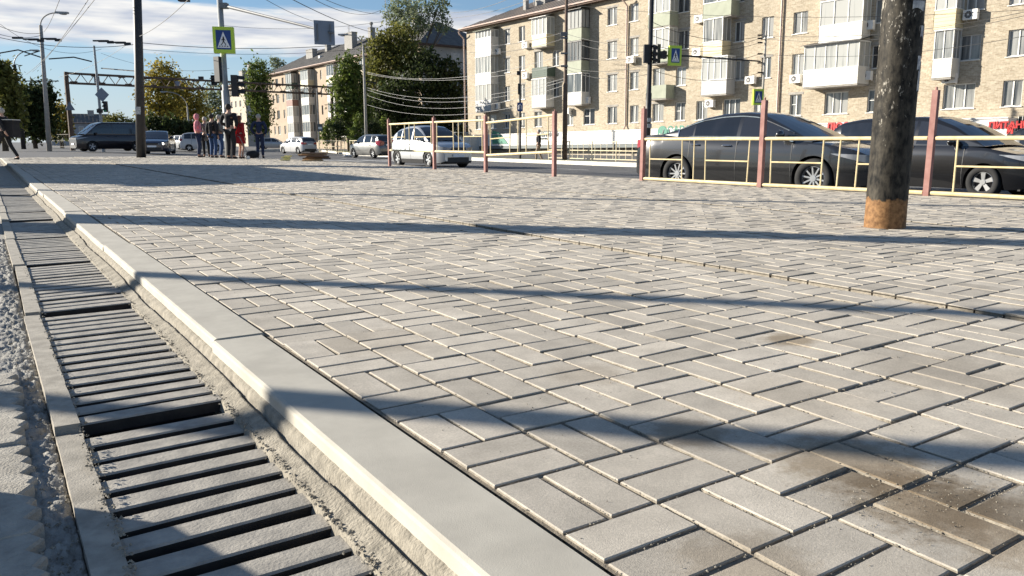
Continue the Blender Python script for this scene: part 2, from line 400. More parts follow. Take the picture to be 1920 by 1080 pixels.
MOD = .206
ZONES = [(.715, 11, 0.0), (3.018, 7, .010), (4.497, 7, .004), (5.976, 7, .008), (7.455, 8, 0.0)]
def build_paving():
    y0 = .111 - MOD * 14; n_y = 190
    rect = []   # x0,x1,y0,y1,z
    g = .0034
    for zi, (x0, nx, dz) in enumerate(ZONES):
        for i in range(nx):
            for j in range(n_y):
                X, Y = x0 + i * MOD, y0 + j * MOD
                # leave what the lens can never reach and what lies behind out
                if (i + j + zi) % 2 == 0: rs = [(X, X + MOD / 2, Y, Y + MOD), (X + MOD / 2, X + MOD, Y, Y + MOD)]
                else: rs = [(X, X + MOD, Y, Y + MOD / 2), (X, X + MOD, Y + MOD / 2, Y + MOD)]
                for a, b_, c, d in rs: rect.append((a, b_, c, d, dz))
    A = np.array(rect)
    A = A[A[:, 2] > -1.0 - .35 * 0]
    n = len(A); jit = rng.normal(0, .0011, (n, 4)); gx = g + np.abs(rng.normal(0, .0018, (n, 4)))
    x0_, x1_, y0_, y1_ = A[:, 0] + gx[:, 0], A[:, 1] - gx[:, 1], A[:, 2] + gx[:, 2], A[:, 3] - gx[:, 3]
    ang = rng.normal(0, .006, n)
    z = A[:, 4] + rng.normal(0, .0012, n); tx = rng.normal(0, .009, n); ty = rng.normal(0, .009, n)
    cx, cy = (x0_ + x1_) / 2, (y0_ + y1_) / 2; bev = .0022
    def ring(ins, dz):
        P = []
        for sx, sy in ((-1, -1), (1, -1), (1, 1), (-1, 1)):
            hx = sx * ((x1_ - x0_) / 2 - ins); hy = sy * ((y1_ - y0_) / 2 - ins)
            px = cx + hx - hy * ang; py = cy + hy + hx * ang
            P.append(np.stack([px, py, z + hx * tx + hy * ty + dz], 1))
        return np.stack(P, 1)
    V = np.concatenate([ring(bev, 0), ring(0, -bev), ring(-.0005, -.035)], 1)   # n,12,3
    F = [(0, 1, 2, 3)]
    for k in range(4):
        k2 = (k + 1) % 4; F.append((k + 4, k2 + 4, k2, k)); F.append((k + 8, k2 + 8, k2 + 4, k + 4))
    F = np.array(F); FF = (F[None] + (np.arange(n) * 12)[:, None, None]).reshape(-1, 4)
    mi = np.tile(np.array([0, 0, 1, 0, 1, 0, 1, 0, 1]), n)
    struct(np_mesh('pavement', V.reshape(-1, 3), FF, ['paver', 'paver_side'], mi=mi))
    b = MB(); yE = y0 + n_y * MOD
    for x0, nx, dz in ZONES: b.face([(x0 - .004, -1.5, dz - .0055), (x0 + nx * MOD + .004, -1.5, dz - .0055), (x0 + nx * MOD + .004, yE, dz - .0055), (x0 - .004, yE, dz - .0055)])
    struct(b.build('sand_bedding', 'sand_joint'))
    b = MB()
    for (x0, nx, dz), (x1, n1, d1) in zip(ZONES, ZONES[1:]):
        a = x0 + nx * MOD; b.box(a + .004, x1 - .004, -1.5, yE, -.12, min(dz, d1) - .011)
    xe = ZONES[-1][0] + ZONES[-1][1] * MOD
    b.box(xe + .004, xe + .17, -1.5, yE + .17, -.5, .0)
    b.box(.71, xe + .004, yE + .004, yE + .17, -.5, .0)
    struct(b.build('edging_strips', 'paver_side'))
    return yE, xe
YEND, XEND = build_paving()

# paver material: dirt spots that belong to the paving (world positions)
def add_spots():
    nt = M['paver'].node_tree; N = nt.nodes; L = nt.links; b = N['Principled BSDF']; src = b.inputs['Base Color'].links[0].from_socket
    tc = [n for n in N if n.type == 'TEX_COORD'][0]
    nz = N.new('ShaderNodeTexNoise'); nz.inputs['Scale'].default_value = 22; nz.inputs['Detail'].default_value = 8; nz.inputs['Roughness'].default_value = .7; L.new(tc.outputs['Object'], nz.inputs['Vector'])
    nf = N.new('ShaderNodeTexNoise'); nf.inputs['Scale'].default_value = 190; nf.inputs['Detail'].default_value = 4; nf.inputs['Roughness'].default_value = .75; L.new(tc.outputs['Object'], nf.inputs['Vector'])
    mf = N.new('ShaderNodeMapRange'); L.new(nf.outputs[0], mf.inputs[0]); mf.inputs[1].default_value = .36; mf.inputs[2].default_value = .64; mf.inputs[3].default_value = .84; mf.inputs[4].default_value = 1.12
    m0 = N.new('ShaderNodeMix'); m0.data_type = 'RGBA'; m0.blend_type = 'MULTIPLY'; m0.inputs[0].default_value = 1; L.new(src, m0.inputs[6]); L.new(mf.outputs[0], m0.inputs[7]); src = m0.outputs[2]
    # large soft soiling
    nl = N.new('ShaderNodeTexNoise'); nl.inputs['Scale'].default_value = 1.3; nl.inputs['Detail'].default_value = 5; L.new(tc.outputs['Object'], nl.inputs['Vector'])
    ml = N.new('ShaderNodeMapRange'); L.new(nl.outputs[0], ml.inputs[0]); ml.inputs[1].default_value = .35; ml.inputs[2].default_value = .7; ml.inputs[3].default_value = .9; ml.inputs[4].default_value = 1.08
    mm = N.new('ShaderNodeMix'); mm.data_type = 'RGBA'; mm.blend_type = 'MULTIPLY'; mm.inputs[0].default_value = 1; L.new(src, mm.inputs[6]); L.new(ml.outputs[0], mm.inputs[7]); src = mm.outputs[2]
    for (u, v, r, dark) in ((1600, 870, .17, .95), (1740, 940, .16, 1.), (1400, 1060, .12, .6), (1480, 636, .095, 1.), (1290, 812, .10, .8), (1905, 990, .18, .8), (1100, 700, .12, .35), (1500, 740, .2, .25), (700, 640, .2, .3), (1780, 700, .25, .25)):
        p = gnd(u, v); vd = N.new('ShaderNodeVectorMath'); vd.operation = 'DISTANCE'; L.new(tc.outputs['Object'], vd.inputs[0]); vd.inputs[1].default_value = p
        ad = N.new('ShaderNodeMath'); ad.operation = 'MULTIPLY_ADD'; L.new(nz.outputs[0], ad.inputs[0]); ad.inputs[1].default_value = -r * 1.3; L.new(vd.outputs['Value'], ad.inputs[2])
        mr = N.new('ShaderNodeMapRange'); mr.interpolation_type = 'SMOOTHSTEP'; L.new(ad.outputs[0], mr.inputs[0]); mr.inputs[1].default_value = r * .5; mr.inputs[2].default_value = r * -.15; mr.inputs[3].default_value = 0; mr.inputs[4].default_value = dark
        mx = N.new('ShaderNodeMix'); mx.data_type = 'RGBA'; mx.blend_type = 'MULTIPLY'; L.new(mr.outputs[0], mx.inputs[0]); L.new(src, mx.inputs[6])
        mx.inputs[7].default_value = (.58, .52, .44, 1); src = mx.outputs[2]
    L.new(src, b.inputs['Base Color'])
add_spots()

def build_kerb():
    prof = [(.545, -.2), (.545, -.009), (.548, -.003), (.555, .001), (.700, .001), (.7045, -.004), (.7045, -.2)]
    joints = [-1.5, 2.54, 5.3, 8.1, 10.9, 13.6, 16.4, 19.2, 22, 25, 28, 31, 34, YEND]
    b = MB()
    for k, (a, c) in enumerate(zip(joints, joints[1:])):
        off = [(-.003, .0), (.004, .004), (0, -.002), (.005, .003), (-.003, 0)][k % 5]
        n = 12; ys = np.linspace(a + .004, c - .004, n)
        for y_a, y_b in zip(ys, ys[1:]):
            for (xa, za), (xb, zb) in zip(prof, prof[1:]):
                o, q = off
                b.face([(xa + o, y_a, za + q), (xa + o, y_b, za + q), (xb + o, y_b, zb + q), (xb + o, y_a, zb + q)])
        for y_, rev in ((a + .003, 0), (c - .003, 1)):
            pts = [(x + off[0], y_, z + off[1]) for x, z in prof]; b.face(pts[::-1] if not rev else pts)
    o = b.build('kerb', 'kerb_stone'); struct(o)
build_kerb()

def fbm(x, y, s, o=0.): return noise.fractal(Vector((x * s, y * s, o)), 1.0, 2.0, 5)
def height_sheet(name, m, xs, ys, zf):
    xs = np.array(xs); ys = np.array(ys); n = len(xs)
    V = np.array([(x, y, zf(x, y)) for y in ys for x in xs]); idx = np.arange(len(V)).reshape(len(ys), n)
    F = np.stack([idx[:-1, :-1], idx[:-1, 1:], idx[1:, 1:], idx[1:, :-1]], -1).reshape(-1, 4)
    return struct(np_mesh(name, V, F, m, smooth=True))
def ygeo(a, b, n, p=2.2): return a + (b - a) * np.linspace(0, 1, n) ** p
# right border of the drain: concrete band, crack, sand fillet at the kerb foot
YG = ygeo(.55, YEND, 620, 2.6)
def border_z(x, y):
    z = GUT + (.0028 if x < .495 else .0012) * fbm(x, y, 30)
    if abs(x - (.525 + .006 * math.sin(y * 3) + .004 * fbm(0, y, 4))) < .004: z -= .012
    z += min(.019, .42 * max(0, x - .475))
    if x > .529: z += .013 + .7 * (min(x, .546) - .529) + .0012 * fbm(x, y, 60, 3)
    if y > 6 and y < 6.6: z += .004
    return z
height_sheet('drain_border', 'border_grit', np.concatenate([[.468], np.linspace(.474, .554, 22)]), YG, lambda x, y: GUT - .05 if x < .47 else border_z(x, y))
# mortar spilled between the old pavers and the channel
def rough_z(x, y):
    e = max(0, min(1, (.085 - x) / .03)) * 1.0
    z = GUT - .026 + e * .008 + (.010 * fbm(x, y, 26) + .006 * fbm(x, y, 70, 5)) * (1.3 if x > .0 else .8)
    return z - (.02 if x > .078 else 0)
height_sheet('mortar_strip', 'mortar', np.concatenate([np.linspace(-1.0, -.06, 26), np.linspace(-.05, .083, 34)]), ygeo(.5, 7, 520, 1.7), lambda x, y: rough_z(x, y) - (.028 if (x < .0 and y < 2.75) else 0))
b = MB(); b.face([(-30, -2, GUT - .03), (-.98, -2, GUT - .03), (-.98, YEND, GUT - .03), (-30, YEND, GUT - .03)]); b.face([(-.98, 6.9, GUT - .03), (.083, 6.9, GUT - .03), (.083, YEND, GUT - .03), (-.98, YEND, GUT - .03)])
struct(b.build('left_path', 'mortar'))

def wavy_pavers():
    b = MB(); ph = .15
    for i in range(-6, 0):
        for j in range(0, 18):
            y0 = .45 + j * ph * .88 + (i % 2) * .05; x0 = i * .235 + .012 + random.uniform(-.006, .006); x1 = x0 + .226
            if y0 > 2.65: continue
            h = ph * .93; zt = GUT + .008 + random.uniform(-.004, .004); tl = random.uniform(-.02, .02)
            def side(x, s):
                a = .019 * s
                return [(x, y0), (x + a, y0 + h * .22), (x - a * .4, y0 + h * .5), (x + a, y0 + h * .76), (x, y0 + h)]
            rt = side(x1, 1); lf = side(x0, 1)[::-1]
            wav = [(x1 - (x1 - x0) * t, y0 + h + .006 * math.sin(t * 6.3)) for t in (.33, .66)]
            wav0 = [(x0 + (x1 - x0) * t, y0 + .006 * math.sin((1 - t) * 6.3)) for t in (.33, .66)]
            ring = rt + wav + lf + wav0
            cx = sum(p[0] for p in ring) / len(ring); cy = sum(p[1] for p in ring) / len(ring); n = len(b.v); m_ = len(ring)
            for k, (ins, dz) in enumerate(((.955, 0), (1., -.005), (1.005, -.05))):
                for x, y in ring: b.v.append((cx + (x - cx) * ins, cy + (y - cy) * ins, zt + dz + (x - cx) * tl + .0012 * noise.noise(Vector((x * 40, y * 40, 0)))))
            b.f.append(tuple(n + k for k in range(m_))); b.m.append(0)
            for l in range(2):
                for k in range(m_):
                    k2 = (k + 1) % m_; b.f.append((n + (l + 1) * m_ + k, n + (l + 1) * m_ + k2, n + l * m_ + k2, n + l * m_ + k)); b.m.append(0)
    struct(b.build('old_wavy_pavers', 'old_paver'))
wavy_pavers()

# drain channel (dark trough) and its loose cast grates
def build_drain():
    b = MB()
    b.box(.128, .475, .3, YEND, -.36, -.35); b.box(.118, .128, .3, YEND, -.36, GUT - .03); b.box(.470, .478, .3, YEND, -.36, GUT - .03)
    struct(b.build('drain_channel', 'channel_and_gap_shade'))
    y = .62; k = 0; names = []
    words = ['nearest', 'second', 'third', 'fourth', 'fifth', 'sixth', 'seventh', 'eighth', 'ninth', 'tenth', 'eleventh', 'twelfth']
    lens = [1.50, 1.58, 1.54, 1.5, 1.5, 1.0, 1.0, 1.0, 1.0, 1.0, 1.0, 1.0]
    while k < 12:
        Lg = lens[k]; rt = empty('drain_grate', (.13, y, GUT))
        rt.rotation_euler = ((-.003, 0, 0), (-.009, .003, .004), (-.006, -.008, -.006), (-.005, .006, .004))[k % 4]; rt.location.z += (-.004, .007, .002, .0)[k % 4]
        tag(rt, f'{words[k]} cast iron drain grate from the camera in the channel beside the kerb' if k < 11 else 'furthest cast iron drain grate of the channel beside the kerb', 'drain grate', 'cast iron grates over the drain channel')
        # light dusty side flange
        f = MB()
        n = 26; ys = np.linspace(.004, Lg - .012, n)
        for a, c in zip(ys, ys[1:]):
            ea = -.052 + .0015 * noise.noise(Vector((a * 30 + k, 1, 0))); ec = -.052 + .0015 * noise.noise(Vector((c * 30 + k, 1, 0)))
            ia = .004 + .004 * noise.noise(Vector((a * 25 + k, 3, 0))); ic = .004 + .004 * noise.noise(Vector((c * 25 + k, 3, 0)))
            f.face([(ea, a, .004), (ia, a, .003), (ic, c, .003), (ec, c, .004)])
            f.face([(ea, a, -.03), (ea, a, .004), (ec, c, .004), (ec, c, -.03)]); f.face([(ia, a, .003), (ia, a, -.03), (ic, c, -.03), (ic, c, .003)])
        f.face([(-.052, .004, -.03), (.004, .004, -.03), (.004, .004, .003), (-.052, .004, .004)])
        f.build('side_flange', 'channel', rt)
        s = MB(); pitch = .0975; ns = int(Lg / pitch)
        for q in range(ns):
            ya = .012 + q * (Lg - .02) / ns; yb = ya + pitch * random.uniform(.65, .70)
            zz = -.004 + random.uniform(-.002, .002); sk = random.uniform(-.004, .004) + .006
            x0, x1 = .002, .348
            bv = .004
            top = [(x0, ya + bv, zz), (x1, ya + bv + sk, zz), (x1, yb - bv + sk, zz), (x0, yb - bv, zz)]
            mid = [(x0, ya, zz - bv), (x1, ya + sk, zz - bv), (x1, yb + sk, zz - bv), (x0, yb, zz - bv)]
            bot = [(x0, ya + .006, zz - .034), (x1, ya + .006 + sk, zz - .034), (x1, yb - .006 + sk, zz - .034), (x0, yb - .006, zz - .034)]
            s.face(top)
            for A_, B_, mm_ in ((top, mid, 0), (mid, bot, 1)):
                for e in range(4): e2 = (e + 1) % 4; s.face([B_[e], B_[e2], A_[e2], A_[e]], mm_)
        s.build('bars', ['cast_iron', 'channel_and_gap_shade'], rt)  # bar sides in near-black iron: shade of the gaps put into the colour
        y += Lg + (.016 if k == 0 else .009); k += 1
    # beyond the last single grate the rest reads as one dark strip
    b = MB(); yy = y
    while yy < YEND - .2:
        b.box(.132, .470, yy, yy + .062, GUT - .03, GUT - .004); yy += .0975
    b.box(.078, .128, y, YEND, GUT - .03, GUT + .002)
    o = b.build('distant_grates', 'cast_iron'); o['kind'] = 'stuff'; 
build_drain()

def crumbs():
    V = []; F = []
    def add(x, y, z, r):
        n = len(V); ax = rng.normal(0, 1, (6, 3)) * .15
        base = np.array([(1, 0, 0), (-1, 0, 0), (0, 1, 0), (0, -1, 0), (0, 0, 1), (0, 0, -.6)]) + ax
        q = base * r * rng.uniform(.6, 1.3, 3); V.extend([(x + a, y + b_, z + c) for a, b_, c in q])
        for f in ((0, 2, 4), (2, 1, 4), (1, 3, 4), (3, 0, 4), (2, 0, 5), (1, 2, 5), (3, 1, 5), (0, 3, 5)): F.append(tuple(n + i for i in f))
    for _ in range(2600):      # along the grate ends and mortar strip
        y = .9 + rng.exponential(1.6)
        w = rng.integers(0, 4)
        if w == 0: x = rng.normal(.476, .010); z = GUT + .004
        elif w == 1: x = rng.normal(.134, .006); z = GUT + .004
        elif w == 2: x = rng.uniform(.01, .08); z = rough_z(x, y) + .003
        else: x = rng.uniform(.50, .545); z = GUT + .008
        add(x, y, z, rng.uniform(.0012, .0045))
    for _ in range(5200):       # sand and crumbs along the joints, some loose on top
        y = .6 + rng.exponential(1.5); x = rng.uniform(.72, 2.6 + y * .5); w = rng.random()
        hm = MOD / 2
        if w < .5: y = round((y - .111) / hm) * hm + .111 + rng.normal(0, .0035)
        elif w < .93: x = round((x - .715) / hm) * hm + .715 + rng.normal(0, .0035)
        add(x, y, -.0015 if w < .93 else .001, rng.uniform(.0006, .0026) * (1 if w < .93 else .7))
    for u, v, s_, n_ in ((1700, 905, .14, 150), (1660, 960, .12, 110), (1850, 880, .16, 110), (1870, 930, .1, 80), (1600, 870, .1, 70), (1700, 790, .08, 60), (1880, 780, .08, 60)):
        p = gnd(u, v)
        for _ in range(n_): add(p.x + rng.normal(0, s_ * .6), p.y + rng.normal(0, s_ * .6), .001, rng.uniform(.0006, .0017))
    struct(np_mesh('grit', np.array(V), np.array(F), 'crumb'), 'stuff')
crumbs()

# ================================================================= BUILDINGS
class Facade:
    """Vertical street front seen in the photo: local x runs along it to the right, local -y looks at the street, z up."""
    def __init__(s, vp, ref, dist, origin_px, z0):
        d = ray(*vp).normalized(); s.S = -d                      # towards the camera side (right)
        s.U = (UP - s.S * UP.dot(s.S)).normalized(); s.N = s.S.cross(s.U)   # into the building is -N or N; see sign
        if s.N.dot(FW) > 0: s.Nin = s.N
        else: s.Nin = -s.N
        s.P = atd(*ref, dist); o = s.hit(*origin_px, 0)
        s.O = o; s.O = s.O + s.U * (z0 - s.O.z)
        m = Matrix.Identity(4)
        for i, a in enumerate((s.S, s.Nin, s.U)):
            for j in range(3): m[j][i] = a[j]
        for j in range(3): m[j][3] = s.O[j]
        s.mtx = m
    def hit(s, u, v, off=0.):
        d = ray(u, v); q = s.P - s.Nin * off; t = (q - EYE).dot(s.Nin) / d.dot(s.Nin); return EYE + d * t
    def st(s, u, v, off=0.):
        p = s.hit(u, v, off) - s.O; return p.dot(s.S), p.dot(s.U)

def wall_with_holes(x0, x1, z0, z1, holes, depth, name, m, parent, reveal=None):
    xs = sorted({x0, x1, *[h[0] for h in holes], *[h[1] for h in holes]}); zs = sorted({z0, z1, *[h[2] for h in holes], *[h[3] for h in holes]})
    xs = [x for x in xs if x0 <= x <= x1]; zs = [z for z in zs if z0 <= z <= z1]
    b = MB()
    for a, c in zip(xs, xs[1:]):
        for e, g in zip(zs, zs[1:]):
            mx, mz = (a + c) / 2, (e + g) / 2
            if any(h[0] < mx < h[1] and h[2] < mz < h[3] for h in holes): continue
            b.face([(a, 0, e), (c, 0, e), (c, 0, g), (a, 0, g)])
    for a, c, e, g in holes:
        b.face([(a, 0, e), (a, 0, g), (a, depth, g), (a, depth, e)]); b.face([(c, 0, g), (c, 0, e), (c, depth, e), (c, depth, g)])
        b.face([(a, 0, g), (c, 0, g), (c, depth, g), (a, depth, g)]); b.face([(a, 0, e), (a, depth, e), (c, depth, e), (c, 0, e)])
    return b.build(name, m, parent)

def window(parent, a, c, e, g, depth=.16, panes=2, frame='white_pvc', glass='window_glass', sill=True, transom=False, y=None):
    y = depth - .04 if y is None else y; f = MB(); t = .055
    f.box(a, c, y - .02, y + .05, e, e + t); f.box(a, c, y - .02, y + .05, g - t, g)
    f.box(a, a + t, y - .02, y + .05, e + t, g - t); f.box(c - t, c, y - .02, y + .05, e + t, g - t)
    for k in range(1, panes):
        x = a + (c - a) * k / panes; f.box(x - t * .6, x + t * .6, y - .02, y + .05, e + t, g - t)
    if transom: f.box(a + t, a + (c - a) / panes - t * .6, y - .018, y + .05, e + (g - e) * .52, e + (g - e) * .52 + .04)
    w = f.build('window', frame, parent)
    p = MB(); p.face([(a + .03, y + .02, e + .03), (c - .03, y + .02, e + .03), (c - .03, y + .02, g - .03), (a + .03, y + .02, g - .03)]); p.build('pane', glass, w)
    if sill:
        q = MB(); q.box(a - .06, c + .06, -.07, depth - .06, e - .045, e - .003); q.build('sill', 'sill_metal', w)
    return w

def air_con(parent, x, z, y=-.42, s=.8):
    b = MB(); w, h, d = .78 * s, .55 * s, .30 * s
    b.box(x - w / 2, x + w / 2, y, y + d, z, z + h); b.box(x - w * .4, x - w * .36, y + d, -.0, z - .04, z); b.box(x + w * .36, x + w * .4, y + d, 0, z - .04, z)
    o = b.build('air_conditioner', 'ac_white', parent)
    f = MB(); n = 16
    f.face([(x - w * .12 + .2 * s * math.cos(2 * math.pi * k / n), y - .004, z + h * .5 + .2 * s * math.sin(2 * math.pi * k / n)) for k in range(n)])
    f.build('fan_grille', 'dark_frame', o)
    f = MB(); f.tube([(x - w * .12, y - .02, z + h * .5), (x - w * .12, y - .006, z + h * .5)], .05 * s, 8)
    for k in range(0, 8): a_ = k * math.pi / 4; f.tube([(x - w * .12, y - .012, z + h * .5), (x - w * .12 + .2 * s * math.cos(a_), y - .012, z + h * .5 + .2 * s * math.sin(a_))], .006, 3)
    f.build('fan_guard', 'ac_white', o)

def balcony(parent, a, c, z, d=.9, h=1.08, panel='white_siding', glazed=True, frame='white_pvc', nx=4, top=2.62, canopy=None, side_glass=True, lines=5, glass='balcony_glass', flare=0., sideways=True):
    b = MB(); b.box(a, c, -d, .0, z, z + .13); o = b.build('balcony', 'concrete_slab', parent)
    p = MB(); t = .05
    for k in range(lines):    # lapped boards: every strip leans out a little at its foot
        za, zb = z + .10 + (h - .1) * k / lines, z + .10 + (h - .1) * (k + 1) / lines
        p.face([(a, -d - .035, za), (c, -d - .035, za), (c, -d - .018, zb), (a, -d - .018, zb)]); p.face([(a, -d - .018, za), (c, -d - .018, za), (c, -d - .035, za), (a, -d - .035, za)])
        for x, s_ in ((a, -1), (c, 1)):
            p.face([(x + s_ * .035, -d - .035, za), (x + s_ * .018, -d - .018, zb), (x + s_ * .018, 0, zb), (x + s_ * .035, 0, za)])
    p.box(a, c, -d - .012, -d + t, z + .13, z + h); p.box(a, a + t, -d + t, -.002, z + .13, z + h); p.box(c - t, c, -d + t, -.002, z + .13, z + h)
    p.build('panel', panel, o)
    if glazed:
        g = MB(); zb = z + h; zt = z + top
        g.box(a - .03, c + .03, -d - .05, 0, zb, zb + .05); g.box(a - .03, c + .03, -d - .05, -.001, zt - .08, zt)
        for k in range(nx + 1):
            x = a + (c - a) * k / nx; w_ = .045 if k in (0, nx) else .03
            g.box(max(a, x - w_), min(c, x + w_), -d - .02, -d + .05, zb + .05, zt - .08)
        for x0, x1 in ((a, a + .05), (c - .05, c)):
            g.box(x0, x1, -d / 2 - .03, -d / 2 + .03, zb + .05, zt - .08); g.box(x0, x1, -.07, -.002, zb + .05, zt - .08)
        g.build('glazing_frame', frame, o)
        q = MB()
        for k in range(nx):
            x0 = a + (c - a) * k / nx; x1 = a + (c - a) * (k + 1) / nx; rr = .004 * ((k % 2) * 2 - 1)
            q.face([(x0, -d + .015 + rr, zb + .05), (x1, -d + .015 + rr, zb + .05), (x1, -d + .015 + rr, zt - .08), (x0, -d + .015 + rr, zt - .08)])
        for x in (a + .025, c - .025): q.face([(x, -d, zb + .05), (x, 0, zb + .05), (x, 0, zt - .08), (x, -d, zt - .08)])
        q.build('glass', glass, o)
    if canopy:
        q = MB(); q.face([(a - .15, -d - .25, z + top), (c + .15, -d - .25, z + top), (c + .15, 0, z + top + .3), (a - .15, 0, z + top + .3)])
        q.face([(a - .15, -d - .25, z + top - .03), (a - .15, 0, z + top + .27), (c + .15, 0, z + top + .27), (c + .15, -d - .25, z + top - .03)])
        q.face([(a - .15, -d - .25, z + top - .03), (c + .15, -d - .25, z + top - .03), (c + .15, -d - .25, z + top), (a - .15, -d - .25, z + top)])
        q.build('canopy', canopy, o)
    return o

def hip_roof(parent, x0, x1, y0, y1, z, rise, over=.55, m='roof_slate', hip=5.):
    a, c, e, g = x0 - over, x1 + over, y0 - over, y1 + over; ym = (e + g) / 2; zr = z + rise
    r0, r1 = (a + hip, ym, zr), (c - hip, ym, zr); b = MB()
    b.face([(a, e, z), (c, e, z), r1, r0]); b.face([(c, g, z), (a, g, z), r0, r1]); b.face([(a, g, z), (a, e, z), r0]); b.face([(c, e, z), (c, g, z), r1])
    n = int((c - a) / .9)
    for k in range(n):           # standing seams
        x = a + (c - a) * (k + .5) / n; f = min(1, (x - a) / hip, (c - x) / hip); b.tube([(x, e, z + .02), (x, e + (ym - e) * f, z + .02 + rise * f)], .03, 3)
    rf = b.build('roof', m, parent)
    b = MB(); b.box(a - .02, c + .02, e - .02, g + .02, z - .22, z - .01); b.build('eaves', 'eave_wood', rf)
    b = MB(); b.tube([(a, e - .08, z - .04), (c, e - .08, z - .04)], .07, 6); b.build('gutter', 'pink_pipe', rf)
    return rf
def chimney(rf, x, y, z0, z1, w=.9, d=.6, cowl=False):
    b = MB(); b.box(x - w / 2, x + w / 2, y - d / 2, y + d / 2, z0, z1); b.box(x - w / 2 - .06, x + w / 2 + .06, y - d / 2 - .06, y + d / 2 + .06, z1, z1 + .1)
    if cowl: b.tube([(x, y, z1 + .1), (x, y, z1 + .55), (x, y, z1 + .56), (x, y, z1 + .9)], [.16, .16, .3, .22], 8)
    b.build('chimney', 'grey_brick', rf)
def dormer(rf, x, y, z):
    b = MB(); b.box(x - .3, x + .3, y - .5, y + .6, z, z + .75); o = b.build('dormer_vent', 'sill_metal', rf)
def antenna(x, y, z0, h, parent, n=5):
    b = MB(); b.tube([(x, y, z0), (x, y, z0 + h)], .035, 4)
    for k in range(n): zz = z0 + h - .15 - k * .22; b.tube([(x - .55 + k * .06, y, zz), (x + .55 - k * .06, y, zz)], .018, 3)
    b.build('antenna', 'dark_frame', parent)
def downpipe(parent, x, z0, z1):
    b = MB(); b.tube([(x, -.75, z1), (x, -.6, z1 - .25), (x, -.12, z1 - .65), (x, -.1, z0 + .3), (x, -.3, z0)], .07, 6); b.build('downpipe', 'pink_pipe', parent)

def text3d(txt, size, name, m, parent, mtx, ext=.02, align='LEFT', bold=0.):
    cu = bpy.data.curves.new(name, 'FONT'); cu.body = txt; cu.size = size; cu.extrude = ext; cu.align_x = align; cu.offset = bold
    o = bpy.data.objects.new(name, cu); C.objects.link(o)
    dg = bpy.context.evaluated_depsgraph_get(); me = bpy.data.meshes.new_from_object(o.evaluated_get(dg)); bpy.data.objects.remove(o)
    me.materials.clear(); me.materials.append(M[m]); o = bpy.data.objects.new(name, me); C.objects.link(o); o.parent = parent; o.matrix_local = mtx
    return o
RX = Matrix.Rotation(math.pi / 2, 4, 'X')

